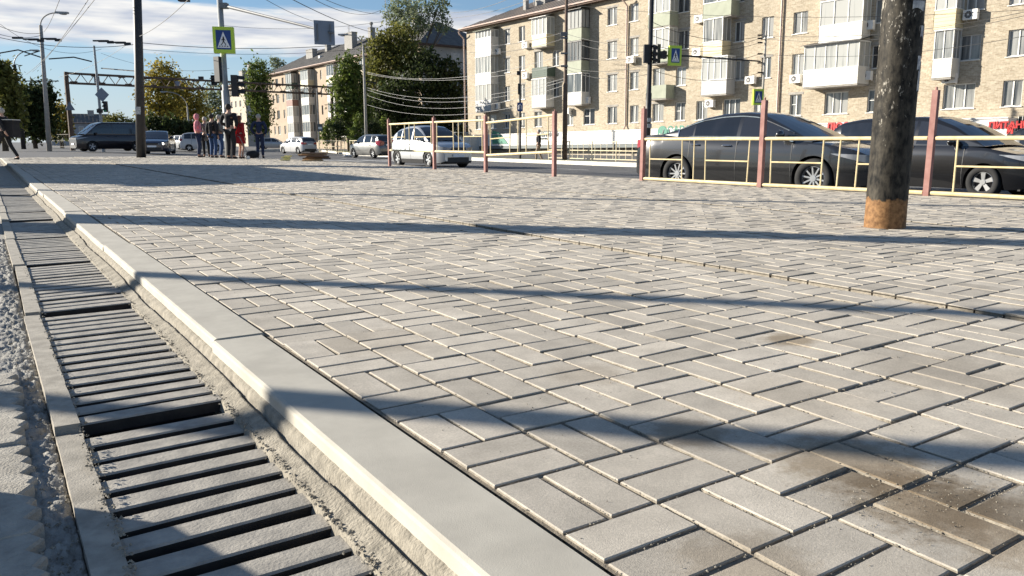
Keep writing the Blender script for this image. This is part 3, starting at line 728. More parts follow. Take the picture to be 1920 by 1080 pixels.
def main_building():
    F = Facade((-200, 290), (1146, 172), 66.9, (878, 250), -1.25)
    rt = empty('apartment_building', mtx=F.mtx); tag(rt, 'five storey tan brick apartment block with glazed balconies above the white shop fronts', 'building')
    Lx = F.st(1920, 200)[0] + 9
    # sill heights of the four residential rows, averaged from the photo
    sills = []
    for pts in (((979, 78), (1146, 47), (1187, 40)), ((979, 133), (1146, 110), (1187, 105.5), (1500, 61)), ((979, 186), (1146, 172), (1187, 168), (1436, 146), (1900, 107)), ((1146, 232), (1187, 230.5), (1489, 216), (1895, 200))):
        q = [F.st(u, v)[1] for u, v in pts]; sills.append(sum(q) / len(q))
    print('SILLS', sills, 'len', Lx)
    ev = [F.st(u, v, .6)[1] for u, v in ((900, 52), (1000, 27), (1100, 4))]; ez = sum(ev) / 3; print('EAVE', ev, F.st(878, 250))
    rows = {1: sills[0], 2: sills[1], 3: sills[2], 4: sills[3]}
    ymid = lambda u, r: [0, 78 - .183 * (u - 979), 133 - .138 * (u - 979), 186 - .0865 * (u - 979), 233 - .045 * (u - 1146) + 0][r] - 10
    wins = []
    def W_(a, c, r, h=1.36, panes=2, **k):
        y = ymid((a + c) / 2, r); wins.append((F.st(a, y)[0], F.st(c, y)[0], rows[r], rows[r] + h, panes, k))
    for r in (1, 2, 3, 4): W_(972.8, 984.5, r); W_(945, 956.5, r); W_(1139, 1157, r); W_(1181, 1197, r)
    W_(892, 902, 4); W_(917, 931, 4); W_(1002, 1016, 4); W_(1062, 1075, 4); W_(1094, 1115, 4, glass='dark_glass', transom=True)
    W_(1002, 1018, 2, 1.5); W_(1036, 1048, 2); W_(1036, 1048, 3)
    for r in (1, 2): W_(1270, 1292, r)
    W_(1224, 1246, 3, 1.45); W_(1267, 1286, 3); W_(1223, 1244, 4); W_(1265, 1284, 4, transom=True)
    for r in (1, 2, 3): W_(1377, 1395, r)
    W_(1305, 1326, 4); W_(1355, 1387, 4, panes=3)
    W_(1428, 1450, 1); W_(1428, 1450, 2); W_(1427, 1445, 3); W_(1413, 1430, 4)
    W_(1488, 1515, 1); W_(1487, 1514, 2); W_(1484, 1506, 3); W_(1480, 1502, 4, transom=True)
    W_(1640, 1664, 2); W_(1633, 1656, 3, glass='dark_glass'); W_(1545, 1589, 4, panes=3); W_(1625, 1650, 4, transom=True)
    W_(1812, 1846, 2); W_(1798, 1837, 3, panes=2); W_(1767, 1826, 4, panes=3)
    W_(1893, 1930, 2); W_(1888, 1928, 3, transom=False); W_(1878, 1915, 4); 
    for r in (2, 3, 4): W_(1985, 2020, r)
    holes = [(a, c, e, g) for a, c, e, g, p, k in wins]
    band_t, band_b = sills[3] - .62, sills[3] - 1.68
    wall_with_holes(0, Lx, 0, ez, holes, .16, 'wall', 'tan_brick', rt)
    b = MB(); Dp = 12.5
    b.face([(0, 0, 0), (0, 0, ez), (0, Dp, ez), (0, Dp, 0)]); b.face([(Lx, 0, 0), (Lx, Dp, 0), (Lx, Dp, ez), (Lx, 0, ez)]); b.face([(0, Dp, 0), (0, Dp, ez), (Lx, Dp, ez), (Lx, Dp, 0)])
    b.build('rear_wall', 'tan_brick', rt)
    b = MB()
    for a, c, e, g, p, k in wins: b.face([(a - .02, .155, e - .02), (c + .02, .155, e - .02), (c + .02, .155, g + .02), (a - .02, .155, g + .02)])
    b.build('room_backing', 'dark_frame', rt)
    for a, c, e, g, p, k in wins:
        w = window(rt, a, c, e, g, panes=p, **k)
        if random.random() < .5: MB().box(a - .12, c + .12, -.012, -.001, g + .003, g + .16).build('lintel', 'concrete_slab', w)
    hr = hip_roof(rt, 0, Lx, 0, Dp, ez + .2, 2.9, m='roof_tin')
    for u in (968, 1010, 1290): 
        x = F.st(u, 20)[0]; chimney(hr, x, 3.2, ez + .9, ez + 3.3, 1.5, .7)
    chimney(hr, F.st(965, 20)[0] - .8, 2.0, ez + .6, ez + 2.3, .4, .4)
    antenna(F.st(940, 20)[0], 4.0, ez + 1.5, 3.2, rt)
    # balconies: left/right pixel of the front, row, style
    def B_(a, c, r, d=.9, **k):
        y = ymid((a + c) / 2, r) + 22; z = rows[r] - 1.0
        xa, xc = F.st(a, y, d)[0], F.st(c, y, d)[0]; return balcony(rt, xa, xc, z, d, **k)
    B_(892, 921, 1, h=1.75, top=2.5, nx=5, canopy='pale_green_panel', lines=3); B_(892, 920.5, 2, nx=5, top=2.72); B_(892, 921, 3, nx=4, top=2.72, panel='grey_siding')
    B_(997.5, 1025, 1, panel='cream_siding', nx=4, top=2.6, lines=3, canopy='sill_metal'); B_(998, 1026, 2, panel='dark_green_panel', glazed=False, h=.95); B_(997.5, 1024, 3, nx=4, lines=1)
    B_(1063, 1090.5, 1, nx=4, frame='dark_frame', canopy='dark_frame', panel='pale_green_panel', lines=1); B_(1063, 1090, 2, nx=4, frame='dark_frame', panel='pale_green_panel', lines=1, top=2.7); B_(1063, 1090.5, 3, nx=2, lines=1, top=2.7)
    B_(1216, 1256, 1, nx=3, panel='pale_green_panel', lines=1, top=2.7); B_(1216, 1254, 2, nx=3, lines=3, top=2.6, panel='pale_green_panel'); B_(1212, 1249, 3, glazed=False, panel='pale_green_panel', lines=1)
    B_(1319, 1371, 1, nx=2, panel='pale_green_panel', lines=1, top=2.7); B_(1318, 1354, 2, nx=2, panel='cream_siding', top=2.7); B_(1315, 1362, 3, nx=4, panel='grey_siding', lines=7, top=2.7)
    B_(1538, 1618, 1, nx=3, top=2.7); B_(1536, 1616, 2, nx=3, top=2.6, lines=6); B_(1506, 1608, 3, d=1.25, nx=5, lines=6, top=2.62, canopy='dark_frame')
    B_(1752, 1792, 2, nx=2, top=2.7, panel='cream_siding', lines=5); B_(1748, 1784, 3, nx=2, top=2.7, panel='white_siding')
    B_(1752, 1794, 1, nx=2, top=2.7)
    for u, v in ((1497, 148), (1632, 48), (1628, 142), (1825, 28), (1785, 147), (1412, 150), (1336, 194), (1240, 40), (990, 85), (1097, 120), (1104, 188), (937, 97), (936, 199), (1188, 112), (1025, 190), (1316, 36), (990, 142), (1068, 208), (1312, 98)):
        x, z = F.st(u, v); air_con(rt, x, z - .27, s=.95)
    for u in (1176, 1463): downpipe(rt, F.st(u, 120)[0], band_t + .1, ez - .1)
    downpipe(rt, -.35, 0.2, ez - .1)
    # shop fascia, deep enough to shade the windows below it
    xa = F.st(905, 250)[0]; xb = F.st(1907, 230)[0]
    b = MB(); b.box(xa, xb, -1.15, -.002, band_b, band_t); b.box(xa, xb, -1.2, -1.15, band_t - .03, band_t + .05); fa = b.build('shop_fascia', 'shop_white', rt)
    b = MB(); b.box(xa, xb, -1.1, -.003, band_b - .28, band_b - .002); b.build('fascia_shadow_strip', 'shop_grey', fa)  # dark strip standing in for the shadow under the fascia
    b = MB(); x = .3
    while x < Lx - 3:
        b.box(x, x + 2.4, -.05, -.003, 1.1, 2.5); x += 3.4
    b.build('shop_window', 'dark_glass', rt)
    b = MB(); x = .3
    while x < Lx - 3:
        for k in range(13): b.box(x + k * .2, x + k * .2 + .035, -.09, -.055, 1.08, 2.52)
        b.box(x - .4, x - .1, -.12, -.004, .0, band_b - .3); x += 3.4
    b.build('window_bars', 'white_siding', rt)
    b = MB(); b.box(-.3, Lx, -.16, -.005, .0, .95); b.build('plinth', 'plaster', rt)
    # raised entrance block at the left corner
    b = MB(); x1 = F.st(915, 270)[0]; b.box(-1.2, x1, -2.2, -.18, 0, band_b + .9)
    for k in range(7): b.box(-1.25, x1 + .05, -2.26, -2.2, .3 + k * .4, .33 + k * .4)
    b.build('entrance_block', 'shop_white', rt)
    # lettering on the fascia
    def txt(s_, u, v, size, m, **k):
        x, z = F.st(u, v, 1.2); text3d(s_, size, 'shop_lettering', m, fa, Matrix.Translation((x, -1.19, z)) @ RX, **k)
    txt('Ситеан', 1006, 256, .85, 'shop_grey', bold=.02); txt('аптека', 1014, 261.5, .25, 'shop_grey')
    x, z = F.st(1242, 248, 1.2); bb = MB(); bb.tube([(x, -1.16, z), (x, -1.22, z)], .48, 20); bb.build('shop_logo', 'shop_green', fa)
    bb = MB(); bb.tube([(x - .25, -1.225, z - .1), (x, -1.225, z - .22), (x + .15, -1.225, z + .2)], .05, 5); bb.build('shop_logo_leaf', 'shop_white', fa)
    txt('САВА', 1251, 251.5, .8, 'shop_green', bold=.02)
    txt('ЛЮО.ГАП', 1549, 244.5, .62, 'shop_red', ext=.05, bold=.025); txt('ПИТАНИЕ', 1853, 241, .46, 'shop_red', ext=.05, bold=.02); txt('Й', 1887, 250, .42, 'shop_red', ext=.05, bold=.025)
    x, z = F.st(925, 262, 1.2); bb = MB(); bb.face([(x - .2, -1.2, z - .4), (x + 2.3, -1.2, z - .4), (x + .9, -1.2, z + .7), (x - .2, -1.2, z + .9)]); bb.build('shop_logo', 'shop_green', fa)
    return F
FB1 = main_building()

def second_building():
    F = Facade((-200, 290), (522, 220), 141, (503, 200), -1.3)
    rt = empty('apartment_building', mtx=F.mtx); tag(rt, 'five storey rose plastered apartment block behind the trees, with dark hipped roof and chimneys', 'building')
    Lx = F.st(790, 150)[0]; rows = [F.st(522, v)[1] for v in (163, 193, 222, 252)]; pitch = (rows[0] - rows[3]) / 3
    ez = sum(F.st(u, v, .5)[1] for u, v in ((503, 143), (600, 121), (699, 98))) / 3
    print('B2', Lx, rows, ez)
    rows = [rows[0] + pitch * (0 if ez - rows[0] < pitch + 1.2 else 1) - pitch * k for k in range(5)]
    rows = [r for r in rows if r > .6]
    cols = [(512, 515), (519, 524), (531, 534.5), (561, 564), (603, 606), (655, 660), (668, 673), (690, 695), (706, 711), (726, 732), (742, 748), (765, 771), (775, 781)]
    holes = []
    for a, c in cols:
        for r in rows: holes.append((F.st(a, 200)[0], F.st(c, 200)[0], r, r + 1.4))
    wall_with_holes(0, Lx, -.5, ez, holes, .15, 'wall', 'rose_plaster', rt)
    for h in holes: window(rt, *h, sill=False, frame='dark_frame' if random.random() < .4 else 'white_pvc', glass='window_glass')
    b = MB(); D = 13; b.face([(0, 0, -.5), (0, 0, ez), (0, D, ez), (0, D, -.5)]); b.face([(0, D, -.5), (0, D, ez), (Lx, D, ez), (Lx, D, -.5)]); b.build('rear_wall', 'rose_plaster', rt)
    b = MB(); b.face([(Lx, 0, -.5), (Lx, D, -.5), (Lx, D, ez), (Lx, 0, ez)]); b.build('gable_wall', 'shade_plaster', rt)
    for k in range(2):
        for r in rows[:4]:
            b = MB(); y0 = 4.5 + k * 4; b.box(Lx - .02, Lx + .03, y0, y0 + 1.4, r, r + 1.4); b.build('side_window', 'window_glass', rt)
    styles = [('white_siding', 'white_pvc'), ('brown_panel', 'white_pvc'), ('cream_siding', 'white_pvc'), ('grey_siding', 'white_pvc'), ('dark_green_panel', 'dark_frame')]
    for a, c in ((538, 549), (566, 580), (615, 628), (637, 651), (676, 687), (712, 724), (750, 762)):
        for i, r in enumerate(rows):
            if i == 4: continue
            st = styles[1] if (a, i) in ((538, 1),) else styles[4] if (a, i) == (538, 0) else styles[2] if i == 0 else random.choice(styles[:1] + styles[:1] + styles[3:4])
            balcony(rt, F.st(a, 200, 1)[0], F.st(c, 200, 1)[0], r - 1.0, 1.0, panel=st[0], frame=st[1], nx=3, top=2.7, lines=2, canopy='pale_green_panel' if i == 0 else None)
    hr = hip_roof(rt, 0, Lx, 0, D, ez + .15, 4.0, hip=7, m='roof_slate')
    for u, w, zc in ((548, 1.6, 3.6), (620, 1.6, 4.6)): x = F.st(u, 120)[0]; chimney(hr, x, 3.5, ez + 1, ez + zc, w * 1.6, .9)
    for u, zc in ((563, 4.6), (642, 5.0), (722, 5.2)): chimney(hr, F.st(u, 120)[0], 5, ez + 1.5, ez + zc, .8, .8, cowl=True)
    for u in (575, 658): dormer(hr, F.st(u, 110)[0], 2.6, ez + 1.3)
    for u in (556, 596, 663): antenna(F.st(u, 110)[0], 5.5, ez + 3, 6 if u == 663 else 3.4, rt)
    for u in (553, 635): downpipe(rt, F.st(u, 160)[0], .3, ez - .1)
    return F
FB2 = second_building()

def third_building():
    F = Facade((-200, 290), (450, 200), 185, (428, 200), -1.3)
    rt = empty('apartment_building', mtx=F.mtx); tag(rt, 'narrow cream lit end of a distant apartment block behind the crossing signal pole', 'building')
    Lx = F.st(461, 200)[0]; ez = F.st(455, 157)[1]; rows = [ez - 2.2 - 2.75 * k for k in range(5)]
    holes = [(x, x + 1.2, r, r + 1.4) for x in np.arange(2, Lx - 1.5, 2.9) for r in rows if r > .3]
    wall_with_holes(0, Lx, -1, ez, holes, .15, 'wall', 'plaster', rt)
    for h in holes: window(rt, *h, sill=False)
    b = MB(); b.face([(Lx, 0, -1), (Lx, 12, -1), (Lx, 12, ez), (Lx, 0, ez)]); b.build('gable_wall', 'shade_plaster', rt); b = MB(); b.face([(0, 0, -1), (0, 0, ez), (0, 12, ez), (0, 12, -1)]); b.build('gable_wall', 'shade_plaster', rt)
    hr = hip_roof(rt, 0, Lx, 0, 12, ez + .1, 2.2, hip=5); chimney(hr, Lx - 3, 3, ez + .6, ez + 4.5, 2.4, 1.2); chimney(hr, Lx - 9, 3, ez + .6, ez + 3.5, 2.4, 1.2)
third_building()

def grey_house():
    p = atd(168, 272, 210); p.z = -1.0; rt = empty('apartment_building', p, -YAW + R(28)); tag(rt, 'low grey distant house with hipped slate roof far behind the dark van', 'building')
    b = MB(); L_, D, H_ = 17, 10, 6.4; b.box(-L_ / 2, L_ / 2, 0, D, 0, H_); b.build('wall', 'grey_house_wall', rt)
    for x in np.arange(-L_ / 2 + 1.2, L_ / 2 - 1.5, 2.6):
        for z in (1.2, 4.0):
            f = MB(); f.box(x, x + 1.1, -.05, .0, z, z + 1.4); w = f.build('window', 'white_pvc', rt); g = MB(); g.box(x + .1, x + 1.0, -.07, -.052, z + .1, z + 1.3); g.build('pane', 'window_glass', w)
    for y in (2, 5, 8):
        f = MB(); f.box(L_ / 2, L_ / 2 + .05, y, y + 1.1, 4.0, 5.4); f.build('window', 'window_glass', rt)
    hr = hip_roof(rt, -L_ / 2, L_ / 2, 0, D, H_, 2.4, hip=4)
    chimney(hr, 1, 4, H_ + 1, H_ + 3.2, 1.5, .8); chimney(hr, -4, 4, H_ + 1, H_ + 3.0, .9, .8)
grey_house()

# ================================================================= TREES
def leaf_cloud(name, blobs, n, size, m, parent, seed=1):
    g = np.random.default_rng(seed); wts = np.array([bl[3] * bl[4] * bl[5] for bl in blobs]); wts = wts ** .8; wts /= wts.sum()
    pick = g.choice(len(blobs), n, p=wts); B = np.array(blobs)[pick]
    d = g.normal(0, 1, (n, 3)); d /= np.linalg.norm(d, axis=1, keepdims=True); r = g.uniform(.35, 1.03, (n, 1)) ** .6 * np.where(g.uniform(0, 1, (n, 1)) < .24, g.uniform(1.02, 1.42, (n, 1)), 1)
    lump = 1 + .30 * np.sin(d[:, :1] * 6 + pick[:, None] * 1.7) * np.sin(d[:, 1:2] * 7 + pick[:, None]) + .16 * np.sin(d[:, 2:3] * 13 + pick[:, None] * 2.3)
    c = B[:, :3] + d * r * lump * B[:, 3:6]
    a = g.normal(0, 1, (n, 3)); a /= np.linalg.norm(a, axis=1, keepdims=True); t = g.normal(0, 1, (n, 3)); t -= a * (a * t).sum(1, keepdims=True); t /= np.linalg.norm(t, axis=1, keepdims=True)
    s = size * g.uniform(.55, 1.35, (n, 1)); w = s * g.uniform(.35, .6, (n, 1))
    V = np.stack([c - a * s, c + t * w, c + a * s, c - t * w], 1).reshape(-1, 3); F = np.arange(4 * n).reshape(n, 4)
    return np_mesh(name, V, F, m, parent)
def tree(u, base_z, dist, shape, n, size, m, label, group='trees beyond the crossing', trunk_r=.2, seed=1, kind='broadleaf_tree', bark='bark', limb=True):
    """shape: blobs given as (pixel x, pixel y, radius px horizontally, radius px vertically)."""
    p0 = col(u, base_z, dist); rt = empty(kind, p0); tag(rt, label, 'tree', group); k = dist / FPX * 1.0
    blobs = []; g = random.Random(seed)
    for bu, bv, rh, rv in shape:
        off = g.uniform(-.4, .4) * rh * k; q = atd(bu, bv, dist + off) - p0; blobs.append((q.x, q.y, q.z, rh * k, rh * k * .9, rv * k))
    b = MB(); top = max(bl[2] for bl in blobs); pts = [Vector((0, 0, -.6)), Vector((g.uniform(-.1, .1), 0, top * .3)), Vector((g.uniform(-.3, .3), g.uniform(-.3, .3), top * .6)), Vector((blobs[0][0] * .8, blobs[0][1] * .8, top * .92))]
    b.tube(pts, [trunk_r * 1.2, trunk_r, trunk_r * .6, trunk_r * .15], 7)
    tk = b.build('trunk', bark, rt, smooth=True)
    if limb:
        b = MB()
        for bl in blobs:
            z0 = max(1.0, min(bl[2] - bl[5] * .8, top * .6)) * g.uniform(.55, .9)
            s0 = Vector((0, 0, z0)); c0 = Vector(bl[:3]); b.tube([s0, s0.lerp(c0, .5) + Vector((0, 0, -.2)), c0], [trunk_r * .45, trunk_r * .3, trunk_r * .1], 5)
            for _ in range(4):
                e = c0 + Vector((g.uniform(-1, 1) * bl[3], g.uniform(-1, 1) * bl[4], g.uniform(-.5, .9) * bl[5])); b.tube([s0.lerp(c0, .6), e], [trunk_r * .14, .02], 3)
        b.build('limbs', bark, rt)
    leaf_cloud('crown', blobs, int(n * .92), size * .88, m, rt, seed)
    return rt
tree(8, -.1, 62, [(8, 165, 30, 42), (-12, 140, 26, 30), (22, 200, 22, 40), (0, 225, 26, 30)], 5200, .24, 'leaf_olive', 'olive brown leafy tree at the far left edge above the walking courier', seed=2)
tree(66, -.1, 84, [(62, 185, 26, 30), (80, 200, 26, 40), (52, 215, 28, 34), (92, 178, 12, 20), (66, 240, 36, 26)], 6500, .26, 'leaf_dark', 'dark green tree between the two left lamp posts', seed=3)
tree(116, -.1, 92, [(114, 222, 17, 30), (105, 240, 16, 20), (124, 245, 14, 18)], 2600, .22, 'leaf_yellow', 'small yellow autumn tree left of the gantry post', seed=4)
tree(300, -.2, 96, [(304, 142, 24, 30), (290, 180, 26, 32), (322, 175, 26, 34), (300, 215, 36, 28)], 6000, .24, 'leaf_yellow', 'tall olive and yellow tree just right of the black pole', seed=5)
tree(345, -.2, 104, [(338, 168, 24, 24), (362, 182, 22, 26), (352, 215, 40, 28), (330, 205, 26, 24)], 5000, .25, 'leaf_yellow', 'yellowing tree behind the waiting pedestrians, left of the sign pole', seed=6)
tree(300, -.2, 90, [(288, 238, 20, 22), (322, 242, 22, 20), (356, 245, 22, 18), (395, 245, 20, 16)], 5200, .25, 'leaf_dark', 'dark low thicket tree behind the blue saloon and the pedestrians', seed=7)
tree(400, -.2, 120, [(385, 190, 18, 22), (408, 178, 18, 30), (400, 220, 24, 22), (420, 205, 12, 26)], 2600, .26, 'leaf_silver', 'pale thin birch directly behind the crossing signal pole', seed=8)
tree(484, -.2, 118, [(484, 140, 22, 28), (478, 175, 20, 30), (492, 200, 20, 34), (486, 235, 20, 26)], 6000, .26, 'leaf_green', 'dense dark green poplar in front of the rose apartment block gable', seed=9)
tree(232, -.2, 170, [(205, 224, 12, 10), (222, 226, 14, 13), (246, 232, 14, 10)], 1500, .3, 'leaf_olive', 'distant brownish tree above the van roof', seed=10)
tree(656, -.4, 82, [(655, 130, 22, 26), (645, 165, 24, 28), (668, 160, 22, 34), (655, 205, 28, 30), (640, 235, 22, 20), (680, 210, 18, 30)], 9000, .21, 'leaf_green', 'bright green tree in front of the rose block, left of the light pole', seed=11, trunk_r=.25)
tree(728, -.6, 92, [(712, 92, 28, 24), (745, 75, 34, 26), (728, 125, 38, 32), (765, 110, 32, 30), (705, 165, 30, 34)], 9000, .24, 'leaf_olive', 'large brown green tree hiding the end of the rose block roof', seed=12, trunk_r=.35)
tree(745, -.6, 88, [(718, 200, 34, 30), (752, 180, 36, 36), (735, 235, 40, 24), (780, 225, 36, 30)], 9000, .24, 'leaf_dark', 'dark shaded tree behind the silver crossover, near the light pole', seed=13, trunk_r=.3)
tree(815, -.6, 90, [(800, 150, 36, 36), (830, 185, 36, 40), (815, 225, 40, 30), (838, 132, 26, 24), (800, 112, 24, 20), (850, 160, 26, 30), (860, 225, 26, 34)], 9500, .25, 'leaf_dark', 'dark shaded tree beside the left corner of the brick block', seed=14, trunk_r=.3)
tree(770, -.6, 98, [(755, 15, 30, 18), (790, 22, 26, 22), (740, 32, 22, 16), (822, 12, 20, 22), (832, 45, 16, 18), (775, 48, 34, 18)], 5200, .19, 'leaf_silver', 'tall airy silver leaved tree rising above all others, upper middle', seed=15, trunk_r=.3)
for k, (u, d, r) in enumerate(((612, 78, 12), (632, 76, 15), (668, 74, 16), (700, 74, 15), (716, 76, 13))):
    lab = ['leftmost round dark shrub behind the low cream fence', 'taller brownish shrub behind the left gantry footing', 'dark shrub just left of the light pole foot', 'shrub with pale flowers right of the light pole foot', 'small shrub behind the grey hatchback roof'][k]
    t = tree(u, -.45, d, [(u, 252 - (k % 2) * 6, r, 16), (u + 4, 238 - (k % 3) * 5, r * .6, 14)], 1600, .13, 'leaf_dark' if k % 2 else 'leaf_green', lab, 'shrubs behind the low fence', .06, 20 + k, 'shrub')
tree(522, -.3, 165, [(515, 118, 10, 12), (527, 124, 9, 10)], 500, .3, 'leaf_silver', 'thin tree top showing above the rose block roof', seed=30)

# ================================================================= POLES, LAMPS, SIGNS
def pole_mb(h, r0, r1, n=14, bend=None):
    b = MB(); b.tube([(0, 0, -.3), (0, 0, h * .5), (0, 0, h)], [r0, (r0 + r1) / 2, r1], n); return b
def crossing_sign(parent, loc, w, h, ang, d=.14, border=.14):
    """yellow-green box with the blue pedestrian crossing symbol; faces local -y turned by ang"""
    o = MB().box(-w / 2, w / 2, -d / 2, d / 2, -h / 2, h / 2).build('crossing_sign', 'sign_lime', parent); o.location = loc; o.rotation_euler = (0, 0, ang)
    iw, ih = w * (1 - border * 2.2), h * (1 - border * 2.0)
    for s in (-1, 1):
        y = s * (d / 2 + .006)
        q = MB().box(-iw / 2, iw / 2, min(y, y - s * .004), max(y, y - s * .004), -ih / 2, ih / 2).build('blue_field', 'sign_blue', o)
        y += s * .006; tw, th = iw * .86, ih * .84
        t = MB(); t.face([(-tw / 2, y, -th / 2), (tw / 2, y, -th / 2), (0, y, th / 2)]); t.build('white_triangle', 'sign_white', o)
        y += s * .006; f = MB(); k = th
        f.ball((.0, y, k * .155), k * .045, .003, k * .045, 8, 6)
        def limb(x0, z0, x1, z1, wd):
            dx, dz = x1 - x0, z1 - z0; l = math.hypot(dx, dz); nx_, nz_ = -dz / l * wd / 2, dx / l * wd / 2
            f.face([(x0 - nx_, y, z0 - nz_), (x1 - nx_, y, z1 - nz_), (x1 + nx_, y, z1 + nz_), (x0 + nx_, y, z0 + nz_)])
        limb(0, k * .12, -k * .01, -k * .12, k * .085); limb(-k * .01, -k * .10, k * .10, -k * .24, k * .045); limb(k * .10, -k * .24, k * .13, -k * .34, k * .04)
        limb(-k * .01, -k * .10, -k * .07, -k * .22, k * .045); limb(-k * .07, -k * .22, -k * .17, -k * .33, k * .04); limb(0, k * .09, k * .11, -k * .04, k * .035); limb(0, k * .09, -k * .12, -k * .03, k * .035)
        for j in range(4): x = -tw * .36 + j * tw * .2; limb(x, -k * .40, x + tw * .1, -k * .40, k * .05)
        f.build('walking_figure', 'cloth_black', o)
    return o
def traffic_light(parent, loc, ang, h=.95, lit=9, hood=True, w=.32, name='signal_head'):
    b = MB(); b.box(-w / 2, w / 2, -.1, .12, -h / 2, h / 2)
    if hood:
        for k in range(3):
            z = h / 2 - h / 6 - k * h / 3
            n = 10; ring = [(.115 * math.cos(math.pi * (j / (n - 1))), z + .115 * math.sin(math.pi * (j / (n - 1)))) for j in range(n)]
            for (xa, za), (xb, zb) in zip(ring, ring[1:]): b.face([(xa, -.1, za), (xb, -.1, zb), (xb, -.32, zb - .02), (xa, -.32, za - .02)]); b.face([(xa * .93, -.1, za - .008), (xa * .93, -.32, za - .03), (xb * .93, -.32, zb - .03), (xb * .93, -.1, zb - .008)])
    o = b.build(name, 'black_plastic', parent); o.location = loc; o.rotation_euler = (0, 0, ang)
    for k in range(3):
        z = h / 2 - h / 6 - k * h / 3; l = MB(); l.tube([(0, -.1, z), (0, -.115, z)], .1, 12); l.build('lens', 'lamp_green' if k == lit else 'lamp_dark', o)
    return o
def lamp_arm(b, z, dirv, l, r=.045):
    d = Vector(dirv).normalized(); pts = [Vector((0, 0, z)) + Vector((0, 0, 1)) * (l * .75 * math.sin(t * math.pi / 2)) + d * (l * (1 - math.cos(t * math.pi / 2))) for t in np.linspace(0, 1, 8)]
    b.tube(pts, r, 6); return pts[-1], d
def lamp_head(parent, p, d, s=1.):
    b = MB(); side = Vector((-d.y, d.x, 0)); b.obox(p + d * .38 * s + Vector((0, 0, .03)), d * .42 * s, side * .13 * s, Vector((0, 0, .06 * s)) + d * .0)
    b.ball(p + d * .45 * s - Vector((0, 0, .05 * s)), .26 * s, .12 * s, .07 * s, 8, 5); return b.build('lamp_head', 'grey_paint', parent)
NR = -RT   # image-left direction on the ground

